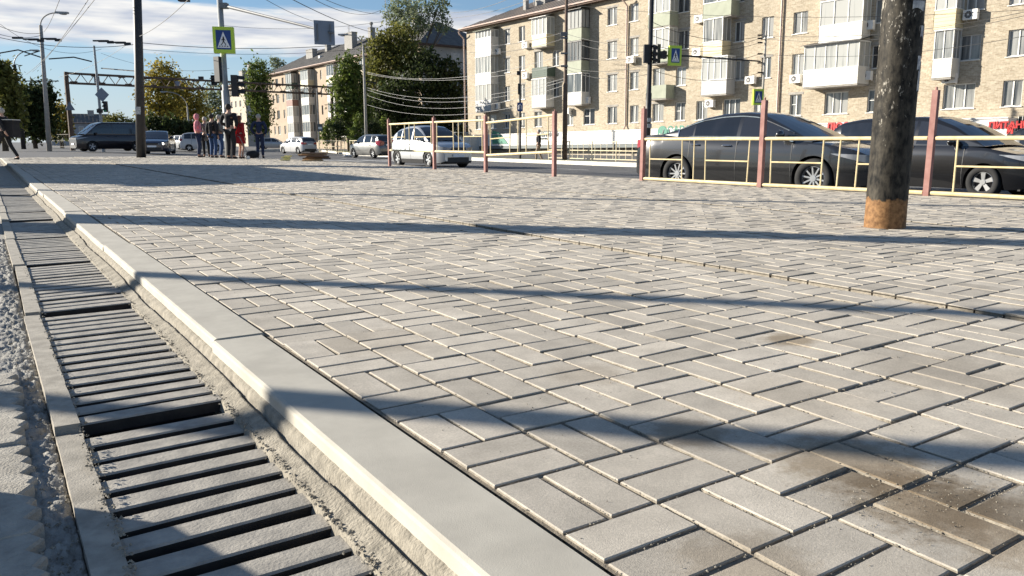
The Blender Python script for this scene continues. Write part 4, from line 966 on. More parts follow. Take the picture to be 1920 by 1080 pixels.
def tilt(o, deg): o.rotation_mode = 'QUATERNION'; o.rotation_quaternion = Quaternion(FW, R(deg)) @ o.rotation_quaternion
def street_furniture():
    # tar-black pole in the foreground
    a, c = gnd(1630, 431), gnd(1709, 431); ctr = (a + c) / 2; r = (a - c).length / 2; ctr = ctr + FW * r * .9; ctr += RT * .02; r *= .93
    rt = empty('utility_pole', ctr); tag(rt, 'thick tar black pole with a rusty orange foot, nearest on the paving', 'pole')
    b = MB(); n = 40; zs = np.concatenate([np.linspace(0, 3.2, 60), np.linspace(3.4, 9, 8)])
    b.tube([(0, 0, -.1)] + [(0, 0, z) for z in zs], [r] + [r * (1 - .012 * z) + .0012 * noise.noise(Vector((z * 9, 0, 0))) for z in zs], n); b.build('shaft', pole_paint(), rt, smooth=True)
    b = MB()       # leftover notices glued on the right and the near side
    for phi, z0, z1, w in ((-22, 1.18, 1.42, .07), (-24, .98, 1.17, .065), (-60, 1.10, 1.20, .05), (-52, .96, 1.10, .05), (-92, 1.5, 1.56, .1), (-58, 1.32, 1.40, .04)):
        for k in range(5):
            f0 = R(phi) + (k / 5) * w / r; f1 = R(phi) + ((k + 1) / 5) * w / r; rr = r * .992 + .0035
            pts = [(rr * math.cos(f) , rr * math.sin(f), z) for f, z in ((f0, z0 + .01 * math.sin(k)), (f1, z0 + .01 * math.sin(k + 1)), (f1, z1), (f0, z1 - .004))]
            rotz = -YAW; pts = [(x * math.cos(rotz) - y * math.sin(rotz), x * math.sin(rotz) + y * math.cos(rotz), z) for x, y, z in pts]; b.face(pts)
    b.build('paper_notice', 'paper', rt)
    # black pole on the left
    p = gnd(265, 295.5); rt = empty('utility_pole', p); tag(rt, 'straight matte black pole left of the crowd with a small grey notice on it', 'pole')
    lean = Vector((.26, 0, 0)); b = MB(); b.tube([(0, 0, -.1), (0, 0, 3), (0, 0, 9.5)], [.178, .166, .14], 16); b.build('shaft', 'dark_paint', rt, smooth=True)
    b = MB(); b.obox(tuple(Vector((0, 0, 1.78)) - FW * .171), tuple(RT * .1), tuple(FW * .004), (0, 0, .14)); b.build('paper_notice', 'paper', rt)
    tilt(rt, 3.4)
    # crossing pole with the long bracket arm
    p = gnd(431, 297.5); rt = empty('crossing_pole', p); tag(rt, 'grey steel pole with lime crossing sign and long sign arm behind the crowd', 'signal pole')
    b = MB(); b.tube([(0, 0, -.1), (0, 0, 2.4), (0, 0, 2.42), (0, 0, 7.6)], [.15, .14, .105, .095], 14); b.build('shaft', 'grey_paint', rt, smooth=True)
    d0 = p.dot(FW); q0 = atd(420, 11, d0) - p; q1 = atd(625, 62, d0 - 3.5) - p
    b = MB(); b.tube([q0, q1], [.055, .035], 8); b.obox(q0, tuple(RT * .13), tuple(FW * .13), (0, 0, .09)); b.build('bracket_arm', 'galvanised', rt)
    sc_ = q1 - RT * .3 + Vector((0, 0, .02)); an = (q1 - q0).normalized(); b = MB(); ax = Vector((an.x, an.y, 0)).normalized()
    ax = (RT + FW * .45).normalized(); b.obox(sc_ - FW * -.08, tuple(ax * .32), tuple(ax.cross(UP) * .012), (0, 0, .36)); pl = b.build('arm_sign_back', 'sign_back', rt)
    [MB().obox(sc_ + FW * .05 + ax * t, tuple(ax * .012), tuple(FW * .03), (0, 0, .26)).build('sign_rail', 'galvanised', pl) for t in (-.2, .2)]
    s = crossing_sign(rt, atd(420, 75.5, d0 - .25) - p, .70, .88, -YAW + R(12), d=.26, border=.13)
    for u, v, w, h, hood in ((411, 130, .26, .86, False), (441, 161, .3, .74, True)):
        traffic_light(rt, atd(u, v, d0) - p, -YAW + R(100 if hood else 150), h=h, hood=hood, w=w)
    b = MB(); b.box(-.09, .09, -.09, .09, 5.9, 6.15); b.build('junction_box', 'sign_white', rt)
    # black pole beyond the road with signal and crossing sign
    p = col(1214, -.42, 40.5); rt = empty('signal_pole', p); tag(rt, 'slim black pole beyond the road with a signal head, crossing sign and long arm', 'signal pole')
    b = MB(); b.tube([(0, 0, -.3), (0, 0, 3.4), (0, 0, 3.42), (0, 0, 11)], [.15, .14, .115, .10], 12); b.build('shaft', 'dark_paint', rt, smooth=True)
    g = lambda u, v, dd=0: atd(u, v, 40.5 + dd) - p
    b = MB(); b.tube([g(1222, 104), g(1290, 105), g(1426, 115, 1.5)], [.05, .045, .035], 6); b.build('bracket_arm', 'dark_paint', rt)
    crossing_sign(rt, g(1265, 104.5, -.3), .64, .94, -YAW + R(14), d=.2)
    traffic_light(rt, g(1231, 101, -.15), -YAW - R(55), h=.9); traffic_light(rt, g(1244, 103, -.1), -YAW + R(5), h=.35, hood=False, w=.3); 
    o = traffic_light(rt, g(1213, 101), -YAW + R(185), h=.88, hood=False)
    [MB().obox(g(1217, v), tuple(RT * .11), tuple(FW * .15), (0, 0, .1)).build('paper_notice', 'paper', rt) for v in (225, 236, 262)]
    # tall dark pole in front of the brick block
    p = col(1059, -.45, 45.5); rt = empty('utility_pole', p); tag(rt, 'tall thin dark pole in front of the third balcony column of the brick block', 'pole')
    b = MB(); b.tube([(0, 0, -.3), (0, 0, 4.2), (0, 0, 4.25), (0, 0, 9.2)], [.14, .13, .10, .085], 10); b.build('shaft', 'rust_steel', rt, smooth=True)
    [MB().obox(atd(1058, v, 45.4) - p, tuple(RT * .2), tuple(FW * .05), (0, 0, .05)).build('cable_bracket', 'galvanised', rt) for v in (62, 66, 71, 100, 124)]
    # slim pole with blue sign
    p = col(975, -.45, 46); rt = empty('utility_pole', p); tag(rt, 'slim black post with a small blue information sign in front of the brick block', 'pole')
    b = MB(); b.tube([(0, 0, -.3), (0, 0, 5.1)], [.075, .05], 8); b.build('shaft', 'dark_paint', rt)
    MB().obox(atd(972, 137, 46) - p, tuple(RT * .09), tuple(FW * .06), (0, 0, .11)).build('cable_box', 'dark_paint', rt); MB().obox(atd(974, 167, 46) - p, tuple(RT * .09), tuple(FW * .09), (0, 0, .3)).build('cable_box', 'dark_paint', rt)
    b = MB(); b.obox(atd(975, 200.5, 45.8) - p, tuple(RT * .16), tuple(FW * .015), (0, 0, .24)); sg = b.build('blue_sign', 'sign_blue', rt)
    b = MB(); c0 = atd(975, 200.5, 45.77) - p; b.tube([c0 - RT * .06 - UP * .14, c0 - RT * .06 + UP * .08, c0 + UP * .14, c0 + RT * .07 + UP * .06, c0 + RT * .07 - UP * .14], .022, 4); b.build('symbol', 'sign_white', sg)
    # far right slim pole with crossing sign
    p = col(1425, -.5, 46); rt = empty('utility_pole', p); tag(rt, 'slim rusty post with cable brackets and a lime crossing sign above the dark saloon', 'pole')
    b = MB(); b.tube([(0, 0, -.3), (0, 0, 7.2)], [.085, .055], 8); b.build('shaft', 'concrete_pole', rt)
    [MB().obox(atd(1425, v, 46) - p, tuple(RT * .14), tuple(FW * .04), (0, 0, .04)).build('cable_bracket', 'rust_steel', rt) for v in (66, 72, 80, 101, 118, 136)]
    crossing_sign(rt, atd(1421, 182, 45.8) - p, .62, .88, -YAW + R(10), d=.18)
    # lamp posts and light poles on the left
    def lamp(u, vb, vt, dist, z, r, m, label, arm=None, name='street_lamp', braces=()):
        p = col(u, z, dist); h = H_EYE + (265 - vt) * dist / FPX - z; rt = empty(name, p); tag(rt, label, 'lamp post' if arm else 'pole')
        b = MB(); b.tube([(0, 0, -.3), (0, 0, h)], [r, r * .65], 9); b.build('shaft', m, rt, smooth=True)
        if arm:
            b = MB(); e, d = lamp_arm(b, h, tuple(RT * arm[0] + FW * arm[2]), arm[1]); b.build('lamp_arm', m, rt); lamp_head(rt, e, d, arm[3])
        b = MB(); nb = 0
        for (u1, v1, u2, v2) in braces: b.tube([atd(u1, v1, dist) - p, atd(u2, v2, dist) - p], .05, 5); nb += 1
        if nb: b.build('wire_bracket', 'dark_paint', rt)
        return rt
    o = lamp(91, 275, 60, 62, 0, .19, 'concrete_pole', 'tall concrete lamp post with trolley wire brackets, furthest forward on the left', (1, 1.25, 0, 1.1), braces=((-14, 104, 28, 95), (28, 95, 76, 109), (86, 110, 132, 105), (132, 105, 166, 112)))
    tilt(o, 2.0)
    lamp(43, 275, 128, 78, 0, .22, 'dark_paint', 'dark lamp post with a curved arm, second from the left edge', (1, 1.7, 0, .9), braces=((46, 105, 76, 95), (44, 152, 110, 152), (0, 152, 44, 152)))
    lamp(19, 225, 155, 95, 0, .16, 'concrete_pole', 'thin pale lamp post nearest the left edge', (-1, 1.1, 0, .8))
    lamp(356, 275, 203, 92, -.2, .13, 'concrete_pole', 'short pale lamp post behind the pedestrian in pink', (-1, 2.2, 0, .9))
    lamp(325, 275, 215, 105, -.2, .12, 'grey_paint', 'thin grey post behind the blue saloon', None, 'utility_pole')
    lamp(687, 240, 98, 70, -.45, .14, 'concrete_pole', 'pale concrete light pole in front of the dark trees', (-1, 1.4, .2, 1.), braces=((687, 152, 705, 156),))
    # stop sign post near the rose block
    p = col(598, -.4, 76); rt = empty('bus_stop_post', p); tag(rt, 'thin post with a square dark stop plate left of the gantry foot', 'sign post')
    b = MB(); b.tube([(0, 0, -.3), (0, 0, 5.9)], .06, 7); b.build('shaft', 'concrete_pole', rt)
    b = MB(); b.obox(atd(600, 239, 75.9) - p, tuple(RT * .24), tuple(FW * .015), (0, 0, .34)); sg = b.build('stop_plate', 'shop_grey', rt); b = MB(); b.obox(atd(600, 240, 75.87) - p, tuple(RT * .16), tuple(FW * .01), (0, 0, .1)); b.build('stop_symbol', 'sign_white', sg)
    # priority-road pole in the crossing
    p = col(193, -.1, 60); rt = empty('signal_pole', p); tag(rt, 'thin grey pole with a diamond sign and green signal above the dark van', 'signal pole')
    b = MB(); b.tube([(0, 0, -.3), (0, 0, 7.6)], [.12, .07], 9); b.build('shaft', 'grey_paint', rt)
    b = MB(); b.tube([atd(190, 128, 60) - p, atd(262, 134, 56) - p], .04, 5); b.build('bracket_arm', 'dark_paint', rt)
    b = MB(); c0 = atd(191, 177.5, 59.85) - p; s_ = .52; b.face([c0 - RT * s_, c0 - UP * s_, c0 + RT * s_, c0 + UP * s_]); b.face([c0 - RT * s_ + FW * .03, c0 + UP * s_ + FW * .03, c0 + RT * s_ + FW * .03, c0 - UP * s_ + FW * .03]); b.build('diamond_sign', 'sign_back', rt)
    traffic_light(rt, atd(198, 200, 59.8) - p, -YAW, h=.78, w=.24, lit=2); traffic_light(rt, atd(187, 208, 59.9) - p, -YAW, h=.28, w=.36, hood=False)
    # gantry over the crossing road
    pl, pr = col(135, -.1, 66), col(624, -.45, 87); rt = empty('sign_gantry', pl); tag(rt, 'long rusty steel lattice gantry spanning the crossing road', 'gantry')
    T = lambda u, v, d: atd(u, v, d) - pl
    A, Bm = T(124, 137, 66), T(622, 163.5, 87); A2, B2 = T(125, 155.5, 66), T(622, 177, 87)
    b = MB(); b.tube([Vector((0, 0, -.3)), A2 + UP * .05, A + UP * .1], [.2, .17, .16], 8); b.build('post', 'rust_steel', rt)
    b = MB(); b.tube([pr - pl - UP * .3, B2, Bm + UP * .1], [.2, .17, .16], 8); b.build('post', 'rust_steel', rt)
    b = MB(); b.tube([A, Bm], .085, 6); b.tube([A2, B2], .085, 6); b.tube([A + FW * .6, Bm + FW * .6], .07, 6); b.tube([A2 + FW * .6, B2 + FW * .6], .07, 6)
    n = 24; up, dn = [], []
    for k in range(n):
        t0, t1, t2 = k / n, (k + .5) / n, (k + 1) / n
        b.tube([A.lerp(Bm, t0), A2.lerp(B2, t1), A.lerp(Bm, t2)], .045, 4); b.tube([A.lerp(Bm, t0), A.lerp(Bm, t1) + FW * .6], .03, 4)
        if k % 2 == 0: b.obox(A2.lerp(B2, t1) + UP * .06, tuple(RT * .28), tuple(FW * .05), (0, 0, .1))
        else: b.obox(A.lerp(Bm, t2) - UP * .06, tuple(RT * .28), tuple(FW * .05), (0, 0, .1))
    b.build('lattice_beam', 'rust_steel', rt)
    for u, v, t in ((185, 150, .13), (335, 158, .45)):
        c0 = T(u, v, 66 + 21 * t) - FW * .3; b = MB(); b.obox(c0, tuple(RT * .22), tuple(FW * .03), (0, 0, .26)); b.build('gantry_plate', 'sign_back', rt)
    b = MB(); b.obox(T(377, 148, 76), tuple(RT * .22), tuple(FW * .1), (0, 0, .22)); b.build('floodlight', 'dark_paint', rt)
    traffic_light(rt, T(404, 151, 76.5) - FW * .4, -YAW, h=.9, w=.5)
    b = MB(); c0 = T(131, 202, 65.6); b.face([c0 - RT * .4 - UP * .2, c0 + RT * .4 - UP * .2, c0 + UP * .5]); b.face([c0 - RT * .4 - UP * .2 + FW * .03, c0 + UP * .5 + FW * .03, c0 + RT * .4 - UP * .2 + FW * .03]); b.build('warning_triangle', 'sign_back', rt)

def pole_paint():
    m = bpy.data.materials.new('pole_paint'); m.use_nodes = True; nt = m.node_tree; N = nt.nodes; L = nt.links; b = N['Principled BSDF']; b.inputs['Roughness'].default_value = .7; b.inputs['Specular IOR Level'].default_value = .2
    tc = N.new('ShaderNodeTexCoord'); sp = N.new('ShaderNodeSeparateXYZ'); L.new(tc.outputs['Object'], sp.inputs[0])
    def nzt(sc, det, sz=1., rough=.65):
        mp = N.new('ShaderNodeMapping'); mp.inputs['Scale'].default_value = (1, 1, sz); L.new(tc.outputs['Object'], mp.inputs[0]); n = N.new('ShaderNodeTexNoise'); n.inputs['Scale'].default_value = sc; n.inputs['Detail'].default_value = det; n.inputs['Roughness'].default_value = rough; L.new(mp.outputs[0], n.inputs['Vector']); return n.outputs[0]
    def ramp(v, p0, c0, p1, c1):
        r = N.new('ShaderNodeValToRGB'); L.new(v, r.inputs[0]); r.color_ramp.elements[0].position = p0; r.color_ramp.elements[0].color = (*c0, 1); r.color_ramp.elements[1].position = p1; r.color_ramp.elements[1].color = (*c1, 1); return r.outputs[0]
    def mix(f, a, c):
        x = N.new('ShaderNodeMix'); x.data_type = 'RGBA'
        for s_, v in ((0, f), (6, a), (7, c)):
            if isinstance(v, tuple): x.inputs[s_].default_value = v
            elif isinstance(v, float): x.inputs[s_].default_value = v
            else: L.new(v, x.inputs[s_])
        return x.outputs[2]
    def mth(op, a, c):
        x = N.new('ShaderNodeMath'); x.operation = op
        for i, v in enumerate((a, c)):
            if isinstance(v, (int, float)): x.inputs[i].default_value = v
            else: L.new(v, x.inputs[i])
        return x.outputs[0]
    tar = ramp(nzt(26, 8, .45), .36, (.004, .004, .004), .68, (.070, .061, .047))
    n_pat = nzt(34, 9, .5, .72); zz = N.new('ShaderNodeMapRange'); L.new(sp.outputs[2], zz.inputs[0]); zz.inputs[1].default_value = .25; zz.inputs[2].default_value = 1.3; zz.inputs[3].default_value = -.04; zz.inputs[4].default_value = .055
    big = nzt(4.5, 3, .5); pat = mth('ADD', mth('ADD', n_pat, zz.outputs[0]), mth('MULTIPLY', mth('ADD', big, -.5), .35))
    c1 = mix(ramp(pat, .625, (0, 0, 0), .68, (.85, .85, .85)), tar, (.42, .39, .33, 1.))
    rust = ramp(nzt(30, 7), .35, (.12, .06, .026), .65, (.30, .165, .072))
    edge = mth('ADD', sp.outputs[2], mth('MULTIPLY', mth('ADD', nzt(11, 6), -.5), .13))
    c2 = mix(ramp(mth('MULTIPLY', edge, 4.), .80, (1, 1, 1), .86, (0, 0, 0)), c1, rust); L.new(c2, b.inputs['Base Color'])
    bp = N.new('ShaderNodeBump'); bp.inputs['Strength'].default_value = .35; bp.inputs['Distance'].default_value = .005; L.new(pat, bp.inputs['Height']); L.new(bp.outputs[0], b.inputs['Normal'])
    M['pole_paint'] = m; return 'pole_paint'
street_furniture()

# ================================================================= FENCES
def guard_fence(name, posts_px, post_h, z_top, z_bot, bars, label, dz=(0, 0, 0, 0), end=None, pm='pink_post', rm='cream_rail', tilt=None):
    P = [gnd(u, v) for u, v in posts_px]; rt = empty(name, P[0]); tag(rt, label, 'fence')
    if end: P.append(gnd(*end))
    for i, p in enumerate(P):
        if end and i == len(P) - 1 and end[0] > 1920: pass
        q = p - P[0]; d = (P[min(i + 1, len(P) - 1)] - P[max(i - 1, 0)]).normalized(); s_ = d.cross(UP); b = MB()
        b.obox(q + UP * (post_h[i] / 2 - .05), tuple(d * .032), tuple(s_ * .032), (0, 0, post_h[i] / 2 + .05)); b.tube([q + UP * post_h[i], q + UP * (post_h[i] + .035)], .014, 6); b.build('post', pm, rt)
    for i in range(len(P) - 1):
        a, c = P[i] - P[0], P[i + 1] - P[0]; L_ = (c - a).length; d = (c - a) / L_; fr = lambda t, z: a + d * (L_ * t) + UP * z
        t0, t1 = .05, .95; dz_ = tilt[i] if tilt else (0, 0)
        zt = lambda t: z_top + dz_[0] + (dz_[1] - dz_[0]) * t; zb = lambda t: z_bot + dz_[0] + (dz_[1] - dz_[0]) * t
        b = MB(); b.tube([fr(t0 - .03, zt(t0)), fr(t1 + .03, zt(t1))], .024, 8); b.tube([fr(t0 - .03, zb(t0)), fr(t1 + .03, zb(t1))], .024, 8)
        ts = bars[i % len(bars)]
        for t in ts: b.tube([fr(t, zb(t)), fr(t + random.uniform(-.008, .008), zt(t))], .0115, 6)
        zm = lambda t: zb(t) + (zt(t) - zb(t)) * .5
        b.tube([fr(ts[0], zm(ts[0])), fr(ts[1], zm(ts[1]))], .011, 6)
        if len(ts) > 3: b.tube([fr(ts[-2], zm(ts[-2])), fr(ts[-1], zm(ts[-1]))], .011, 6)
        b.build('rail_panel', rm, rt)
    return rt
guard_fence('guard_fence', [(1204, 338.5), (1425, 351), (1737, 367)], [1.13, 1.165, 1.19, 1.19], .655, .035, [[.07, .37, .47, .57, .90], [.07, .40, .50, .61, .90], [.12, .72, .82, .9]], 'cream rail guard fence on pink posts in front of the dark cars, right half', end=(2240, 394))
guard_fence('guard_fence', [(731, 311.5), (815, 317.5), (911, 323), (1039, 331)], [1.16, 1.14, 1.13, 1.14], 1.04, .40, [[.06, .38, .48, .60, .94], [.06, .40, .50, .60, .94], [.08, .38, .50, .62, .92]], 'cream rail guard fence on pink posts in front of the silver crossover, left section', tilt=[(0, 0), (0, .0), (-.06, .04)])

def low_fence(pts, h, name, label, n_bars, rm='pale_rail', post_every=1, style=0):
    P = [Vector(p) for p in pts]; rt = empty(name, P[0]); tag(rt, label, 'fence')
    for i in range(len(P) - 1):
        a, c = P[i] - P[0], P[i + 1] - P[0]; L_ = (c - a).length; d = (c - a) / L_; b = MB()
        ns = max(1, int(L_ / 2.0))
        for k in range(ns + 1):
            q = a + d * (L_ * k / ns)
            if k or i == 0: MB().tube([q - UP * .1, q + UP * (h + .05)], .035, 6).build('post', rm, rt)
        b = MB()
        for z in ((h, h * .55, h * .12) if style == 0 else (h, h * .25)): b.tube([a + UP * z, c + UP * z], .028, 6)
        m = int(L_ / n_bars)
        for k in range(m): q = a + d * (L_ * (k + .5) / m); b.tube([q + UP * h * .12, q + UP * h], .014, 4)
        b.build('rail_panel', rm, rt)
    return rt
f1 = [Vector((kerb2_x(y) + 3.1, y, -.45)) for y in (6, 14, 22, 30, 38)]
low_fence(f1, 1.05, 'low_fence', 'long pale railing along the opposite pavement below the shop fronts', .5)
f2 = [Vector((kerb2_x(y) + 6.5, y, -.65)) for y in (4, 14, 24, 34)]
low_fence(f2, 1.15, 'low_fence', 'second pale railing with close bars, just behind the first under the shops', .25, style=1)
low_fence([col(598, -.42, 71), col(646, -.42, 69)], 1.08, 'low_fence', 'short yellow garden railing beside the gantry foot', .3)
low_fence([col(656, -.42, 68), col(725, -.42, 62)], 1.1, 'low_fence', 'plain pale railing behind the grey hatchback', 1.2, style=1)
low_fence([col(96, -.15, 88), col(134, -.15, 86)], 1.5, 'low_fence', 'pale vertical bar railing between the lamp post and the gantry post', .3, rm='concrete_pole')

# ================================================================= VEHICLES
def lerp_prof(P, x):
    if x <= P[0][0]: return P[0][1]
    for (a, za), (c, zc) in zip(P, P[1:]):
        if x <= c: t = (x - a) / (c - a) if c > a else 0; return za + (zc - za) * t
    return P[-1][1]
def smooth_prof(P, n=3, step=.05):
    xs = np.arange(P[0][0], P[-1][0] + 1e-6, step); z = np.array([lerp_prof(P, x) for x in xs])
    for _ in range(n): z[1:-1] = (z[:-2] + 2 * z[1:-1] + z[2:]) / 4
    return list(zip(xs, z))
def wheel(parent, x, y, r, side, style, rim_m, width=.21):
    n = 36; prof = [(.60, -.5), (.66, -.62), (.88, -.66), (.965, -.5), (1.0, -.35), (1.0, .35), (.965, .5), (.88, .62), (.66, .58), (.60, .45)]
    b = MB(); base = 0
    for k in range(n):
        a = 2 * math.pi * k / n
        for pr, pw in prof: b.v.append((pr * r * math.cos(a), pw * width, pr * r * math.sin(a)))
    m_ = len(prof)
    for k in range(n):
        for j in range(m_ - 1): k2 = (k + 1) % n; b.f.append((k * m_ + j, k * m_ + j + 1, k2 * m_ + j + 1, k2 * m_ + j)); b.m.append(0)
    w = b.build('wheel', 'black_rubber', parent, smooth=True); w.location = (x, y, r)
    if side < 0: w.rotation_euler = (0, R(random.uniform(0, 70)), math.pi)
    else: w.rotation_euler = (0, R(random.uniform(0, 70)), 0)
    # outer side is +y here (width 0.5)
    b = MB(); R1 = r * .62; yo = width * .42
    b.face([(R1 * math.cos(2 * math.pi * k / 24), yo - .075, R1 * math.sin(2 * math.pi * k / 24)) for k in range(24)]); b.build('brake_disc', 'dark_frame', w)
    b = MB()
    for k in range(32):      # rim lip
        a0, a1 = 2 * math.pi * k / 32, 2 * math.pi * (k + 1) / 32
        for (ra, ya), (rb, yb) in (((R1 * 1.03, yo), (R1 * .94, yo + .01)), ((R1 * .94, yo + .01), (R1 * .9, yo - .05))):
            b.face([(ra * math.cos(a0), ya, ra * math.sin(a0)), (ra * math.cos(a1), ya, ra * math.sin(a1)), (rb * math.cos(a1), yb, rb * math.sin(a1)), (rb * math.cos(a0), yb, rb * math.sin(a0))])
    ns, w0, w1, split = style
    for k in range(ns):
        a = 2 * math.pi * k / ns
        for off in ((-split, split) if split else (0,)):
            ca, sa = math.cos(a + off * .3), math.sin(a + off * .3); cb, sb = math.cos(a + off), math.sin(a + off)
            p0 = Vector((ca * r * .08, yo - .005, sa * r * .08)); p1 = Vector((cb * R1 * .95, yo, sb * R1 * .95)); t = Vector((-sb, 0, cb))
            b.face([p0 - t * w0 * r, p0 + t * w0 * r, p1 + t * w1 * r, p1 - t * w1 * r][::-1]); 
            for s_ in (-1, 1): b.face([p0 + t * w0 * r * s_, p1 + t * w1 * r * s_, p1 + t * w1 * r * s_ - Vector((0, .03, 0)), p0 + t * w0 * r * s_ - Vector((0, .03, 0))])
    b.tube([(0, yo - .03, 0), (0, yo + .006, 0)], r * .16, 12); b.build('rim', rim_m, w)
    return w

def make_car(kind, label, loc, heading, L, W, H, wb, f_over, rw, body_top, roof, belt, clear=.19, m='paint_graphite', ws=None, rg=None, side_win=(), glass='dark_glass', rim='alloy', style=(10, .05, .035, 0), chrome=False, tail='wrap', lights_z=.68, group=None, roof_w=.73, rear_light=(.95, .12, .2), plate=True, grille=True, seams=(), cat='car', handles=(), rails=False, spoiler=False, low_plastic=False):
    rt = empty(kind, loc, heading); tag(rt, label, cat, group)
    xf = wb / 2 + f_over; xr = xf - L; hw = W / 2; ra = rw * 1.13
    top = smooth_prof(body_top, 3)
    def plan(x):
        t = max(0, (x - (xf - .75)) / .75); u = max(0, ((xr + .6) - x) / .6); return 1 - .30 * t ** 2.4 - .17 * u ** 2.6
    def wid(x, z):
        s = 1 - .07 * max(0, (.45 - z) / .3) ** 1.5 - .055 * max(0, (z - .62) / .4) ** 1.6
        return hw * plan(x) * s
    xs = sorted(set(list(np.round(np.arange(xr, xf, .06), 4)) + [xf] + [xc + ra * math.cos(a) for xc in (wb / 2, -wb / 2) for a in np.linspace(0, math.pi, 13)] + [xf - .03, xf - .015, xr + .02]))
    def zbot(x):
        z = clear + .10 * max(0, (x - (xf - .5)) / .5) ** 2 + .14 * max(0, ((xr + .5) - x) / .5) ** 2
        for xc in (wb / 2, -wb / 2):
            if abs(x - xc) < ra: z = max(z, rw + math.sqrt(max(0, ra * ra - (x - xc) ** 2)))
        return z
    b = MB(); nr = 9; nt_ = 6; ring_n = 2 * nr + nt_ - 1 + 0
    rows = []
    for x in xs:
        zt = lerp_prof(top, x); zb = min(zbot(x), zt - .04); ring = []
        for k in range(nr): z = zb + (zt - zb) * k / (nr - 1); ring.append((x, wid(x, z) - (.03 if k == nr - 1 else 0), z - (.0 if k < nr - 1 else .0)))
        wt = ring[-1][1]
        for k in range(1, nt_): y = wt * (1 - 2 * k / nt_); ring.append((x, y, zt + .035 * (1 - (y / wt) ** 2)))
        for k in reversed(range(nr)): p = ring[k]; ring.append((p[0], -p[1], p[2]))
        rows.append(ring)
    n = len(rows[0])
    for r_ in rows: b.v += r_
    for i in range(len(rows) - 1):
        for k in range(n - 1): b.f.append((i * n + k, i * n + k + 1, (i + 1) * n + k + 1, (i + 1) * n + k)); b.m.append(0)
    for i, flip in ((0, True), (len(rows) - 1, False)):
        o = i * n
        for k in range(nr - 1): q = (o + k, o + k + 1, o + n - 2 - k, o + n - 1 - k); b.f.append(q if flip else q[::-1]); b.m.append(0)
        q = tuple(o + nr - 1 + k for k in range(nt_ + 1)); b.f.append(q if flip else q[::-1]); b.m.append(0)
    # greenhouse
    x0, x1 = roof[0][0], roof[-1][0]; rp = smooth_prof(roof, 2); gx = sorted(set(list(np.round(np.arange(x0, x1, .07), 4)) + [x1] + [v for s_ in side_win for v in s_[:2]] + list(ws) + list(rg)))
    Hm = max(z for _, z in rp); wb_ = hw * .925
    tags = {}
    def add(tag_, pts):
        tags.setdefault(tag_, MB()).face(pts)
    G = []
    for x in gx:
        zr_ = lerp_prof(rp, x); zb_ = belt(x) if callable(belt) else belt; zr_ = max(zr_, zb_ + .004); ring = []
        hfrac = lambda z: min(1, max(0, (z - zb_) / max(.05, Hm - zb_)))
        wbx = wb_ * (plan(x) * .5 + .5) * (1 - .06 * max(0, (x0 + .8 - x) / .8))
        for k, t in enumerate((0, .06, .5, .86, .95, 1.0)):
            z = zb_ + (zr_ - zb_) * t; y = wbx - (wbx - hw * roof_w) * hfrac(z) ** 1.25; 
            if k == 5: y -= .055
            if k == 4: y -= .015
            ring.append(Vector((x, y, z)))
        yt = ring[-1].y
        for k in range(1, 6): y = yt * (1 - 2 * k / 6); ring.append(Vector((x, y, zr_ + .03 * (1 - (y / yt) ** 2))))
        for k in reversed(range(6)): p = ring[k]; ring.append(Vector((p.x, -p.y, p.z)))
        G.append(ring)
    n = len(G[0])
    for i in range(len(G) - 1):
        xm = (gx[i] + gx[i + 1]) / 2
        for k in range(n - 1):
            q = [G[i][k], G[i][k + 1], G[i + 1][k + 1], G[i + 1][k]]; s_ = 1 if k < 6 else -1; kk = k if k < 8 else n - 2 - k
            t = None
            if kk in (1, 2) and kk < 5:
                for wi, sw in enumerate(side_win):
                    if sw[0] <= xm <= sw[1]: t = ('side_window', s_, wi)
            if 5 <= k <= n - 7:
                if ws[0] <= xm <= ws[1]: t = ('windshield',)
                elif rg[0] <= xm <= rg[1]: t = ('rear_window',)
            if t: add(t, [v for v in q])
            else: b.face(q)
    body = b.build('body', m, rt, smooth=True)
    md = body.modifiers.new('w', 'WELD'); md.merge_threshold = .002
    me = body.data
    try: me.set_sharp_from_angle(angle=R(38))
    except Exception: pass
    for t, mb_ in tags.items(): mb_.build(t[0], glass, rt, smooth=True)
    # dark underside, wheels
    u = MB(); u.box(xr + .25, xf - .25, -hw + .24, hw - .24, clear - .02, .62); u.box(xr + .12, xf - .12, -hw * .66, hw * .66, clear + .02, .5); u.build('underbody', 'black_plastic', rt)
    for x in (wb / 2, -wb / 2):
        for s_ in (1, -1): wheel(rt, x, s_ * (hw - .13), rw, s_, style, rim)
    def surf(x, z, s_, out=.004): return Vector((x, s_ * (wid(x, z) + out), z))
    for x in seams:
        for s_ in (1, -1):
            q = MB(); zt = lerp_prof(top, x); zz = np.linspace(max(zbot(x), clear) + .06, zt - .01, 8)
            for za, zc in zip(zz, zz[1:]): q.face([surf(x - .006, za, s_, .003), surf(x + .006, za, s_, .003), surf(x + .006, zc, s_, .003), surf(x - .006, zc, s_, .003)])
            q.build('door_gap', 'black_plastic', rt)
    for x in handles:
        for s_ in (1, -1):
            z = (belt(x) if callable(belt) else belt) - .13; q = MB(); q.tube([surf(x - .09, z, s_, .0), surf(x - .07, z, s_, .03), surf(x + .07, z, s_, .03), surf(x + .09, z, s_, .0)], .013, 6); q.build('door_handle', 'chrome' if chrome else m, rt)
